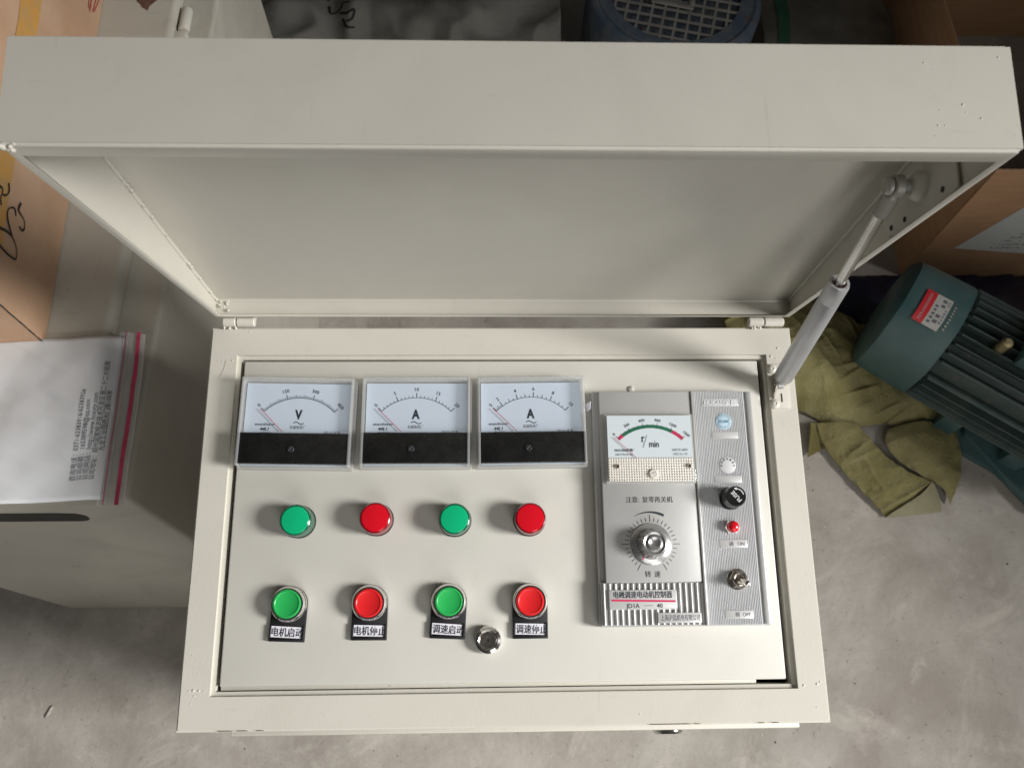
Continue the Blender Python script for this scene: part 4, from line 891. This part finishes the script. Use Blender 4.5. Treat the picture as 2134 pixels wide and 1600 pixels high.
# second motor, standing on end with its fan guard up
gm = empty('upright_motor', (.386, 1.432, 0), (0, 0, R(-14))); tag(gm, 'upright motor with a round square-mesh fan guard, behind the lid', 'electric motor')
mb = MB(); mb.lathe([(.150, 0), (.170, .01), (.176, .10), (.176, .20)], 56); build('motor_body', mb, TEAL_FIN, gm)
mb = MB(); mb.lathe([(.180, .19), (.187, .20), (.187, .335), (.182, .346), (.174, .349), (.166, .346), (.163, .335)], 72); build('fan_cowl', mb, BLUE_COWL, gm, smooth=40)
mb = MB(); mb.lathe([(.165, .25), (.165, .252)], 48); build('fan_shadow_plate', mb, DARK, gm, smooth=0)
zt = .347; pt = .0262; bw = .0048
for ax in (0, 1):
    for i in range(-6, 7):
        c_ = i * pt + (pt / 2 if ax == 0 else 0); hw = math.sqrt(max(.0, .146 ** 2 - c_ ** 2))
        if hw < .03: continue
        mb = MB()
        if ax == 0: mb.box(c_ - bw / 2, c_ + bw / 2, -hw, hw, zt - .0025, zt)
        else: mb.box(-hw, hw, c_ - bw / 2, c_ + bw / 2, zt - .0023, zt + .0004)
        build('guard_bar', mb, GALV, gm, smooth=0)
mb = MB(); vs = []; nn_ = 72
for i in range(nn_):
    a = 2 * math.pi * i / nn_
    for r_, z_ in ((.140, zt - .0026), (.167, zt - .0026), (.167, zt + .001), (.140, zt + .001)): vs.append((r_ * math.cos(a), r_ * math.sin(a), z_))
mb.add(vs, [(4 * i + j, 4 * ((i + 1) % nn_) + j, 4 * ((i + 1) % nn_) + (j + 1) % 4, 4 * i + (j + 1) % 4) for i in range(nn_) for j in range(4)]); build('guard_rim', mb, BLUE_COWL, gm)
mb = MB()
for x0, x1, y0, y1 in ((-.045, .045, -.045, -.034), (-.045, .045, .034, .045), (-.045, -.034, -.034, .034), (.034, .045, -.034, .034)): mb.box(x0, x1, y0, y1, zt + .0005, zt + .004)
build('centre_square', mb, GALV, gm, bevel=.002)
# dark sack with a green stripe
ds = empty('striped_sack', (.72, 1.5, 0)); tag(ds, 'dark sack with a green stripe between the upright motor and the open carton', 'sack')
cs = [[(.59, 1.10, .02), (.70, 1.12, .02), (.80, 1.10, .02), (.90, 1.1, .02)], [(.58, 1.24, .24), (.70, 1.25, .26), (.80, 1.24, .25), (.90, 1.24, .20)], [(.58, 1.45, .31), (.70, 1.46, .33), (.80, 1.45, .31), (.90, 1.45, .25)], [(.59, 1.75, .28), (.70, 1.76, .30), (.80, 1.75, .28), (.90, 1.75, .22)], [(.59, 1.95, .02), (.70, 1.95, .02), (.80, 1.95, .02), (.90, 1.95, .02)]]
patch('sack_cloth', sub2(cs, (.72, 1.5)), WOVEN_D, ds, 70, 90, .014, 8, .002, 8)
sk = [c for c in ds.children][0]; bv = BVHTree.FromPolygons([v.co for v in sk.data.vertices], [p.vertices for p in sk.data.polygons])
mb = MB(); mb.ribbon([(-.098 + .002 * math.sin(i * .3), -.36 + .6 * i / 60) for i in range(61)], .026, 0)
mb.v = [(x, y, ((bv.ray_cast(Vector((x, y, 2)), Vector((0, 0, -1)))[0] or Vector((0, 0, .2))).z + .0025)) for x, y, z in mb.v]
build('green_stripe', mb, GREEN_BAND, ds, smooth=60)

# ================================================================== crumbs on the floor
rnd = random.Random(11)
for x, y, L_, w_, r_, lab in ((-.800, .040, .022, .006, 65, 'small grey splinter on the shaded floor left of the console'),
                              (-.742, -.068, .020, .012, 80, 'concrete crumb at the bottom left edge of the floor'),
                              (-.455, -.068, .016, .011, 40, 'concrete crumb on the floor below the console\'s lower left corner'),
                              (-.44, .222, .012, .007, 50, 'pale crumb beside the foot of the closed cabinet')):
    mb = MB(); n = 10; vs = []
    mb.lathe([(w_ * .12, -L_ / 2), (w_ * .42, -L_ * .4), (w_ * .5, 0), (w_ * .4, L_ * .38), (w_ * .1, L_ / 2)], n, Matrix.Rotation(R(r_), 4, 'Z') @ Matrix.Rotation(R(90), 4, 'Y') @ Matrix.Diagonal((.7, 1, 1, 1)), lambda i, j: 1 + .5 * noise.noise(Vector((i * 1.7 + x * 50, j * 1.9, y * 30))))
    o = build('concrete_crumb', mb, CHIP, None, smooth=40); o.location = (x, y, w_ * .3); tag(o, lab, 'crumb', 'crumbs on the floor')

gm_ = MB(); rnd = random.Random(21)
for i in range(900):
    x = rnd.uniform(-1.1, 1.25); y = rnd.uniform(-.25, .62)
    if -.30 < x < .30 and -.02 < y < .36: continue
    if x < -.36 and y > .20: continue
    r_ = .0005 + .0016 * rnd.random() ** 4
    gm_.lathe([(r_ * .6, -.0002), (r_, r_ * .4), (r_ * .3, r_ * .9)], 5, Matrix.Translation((x, y, 0)) @ Matrix.Rotation(rnd.random() * 6, 4, 'Z') @ Matrix.Diagonal((1, .5 + rnd.random(), .8, 1)))
tag(build('floor_grit', gm_, varied('grit', (.10, .085, .07), (.62, .59, .54), 9, (.8, .9), lo=.42, hi=.58), None, smooth=0), 'fine grit and sand grains scattered over the concrete floor', 'grit', kind='stuff')
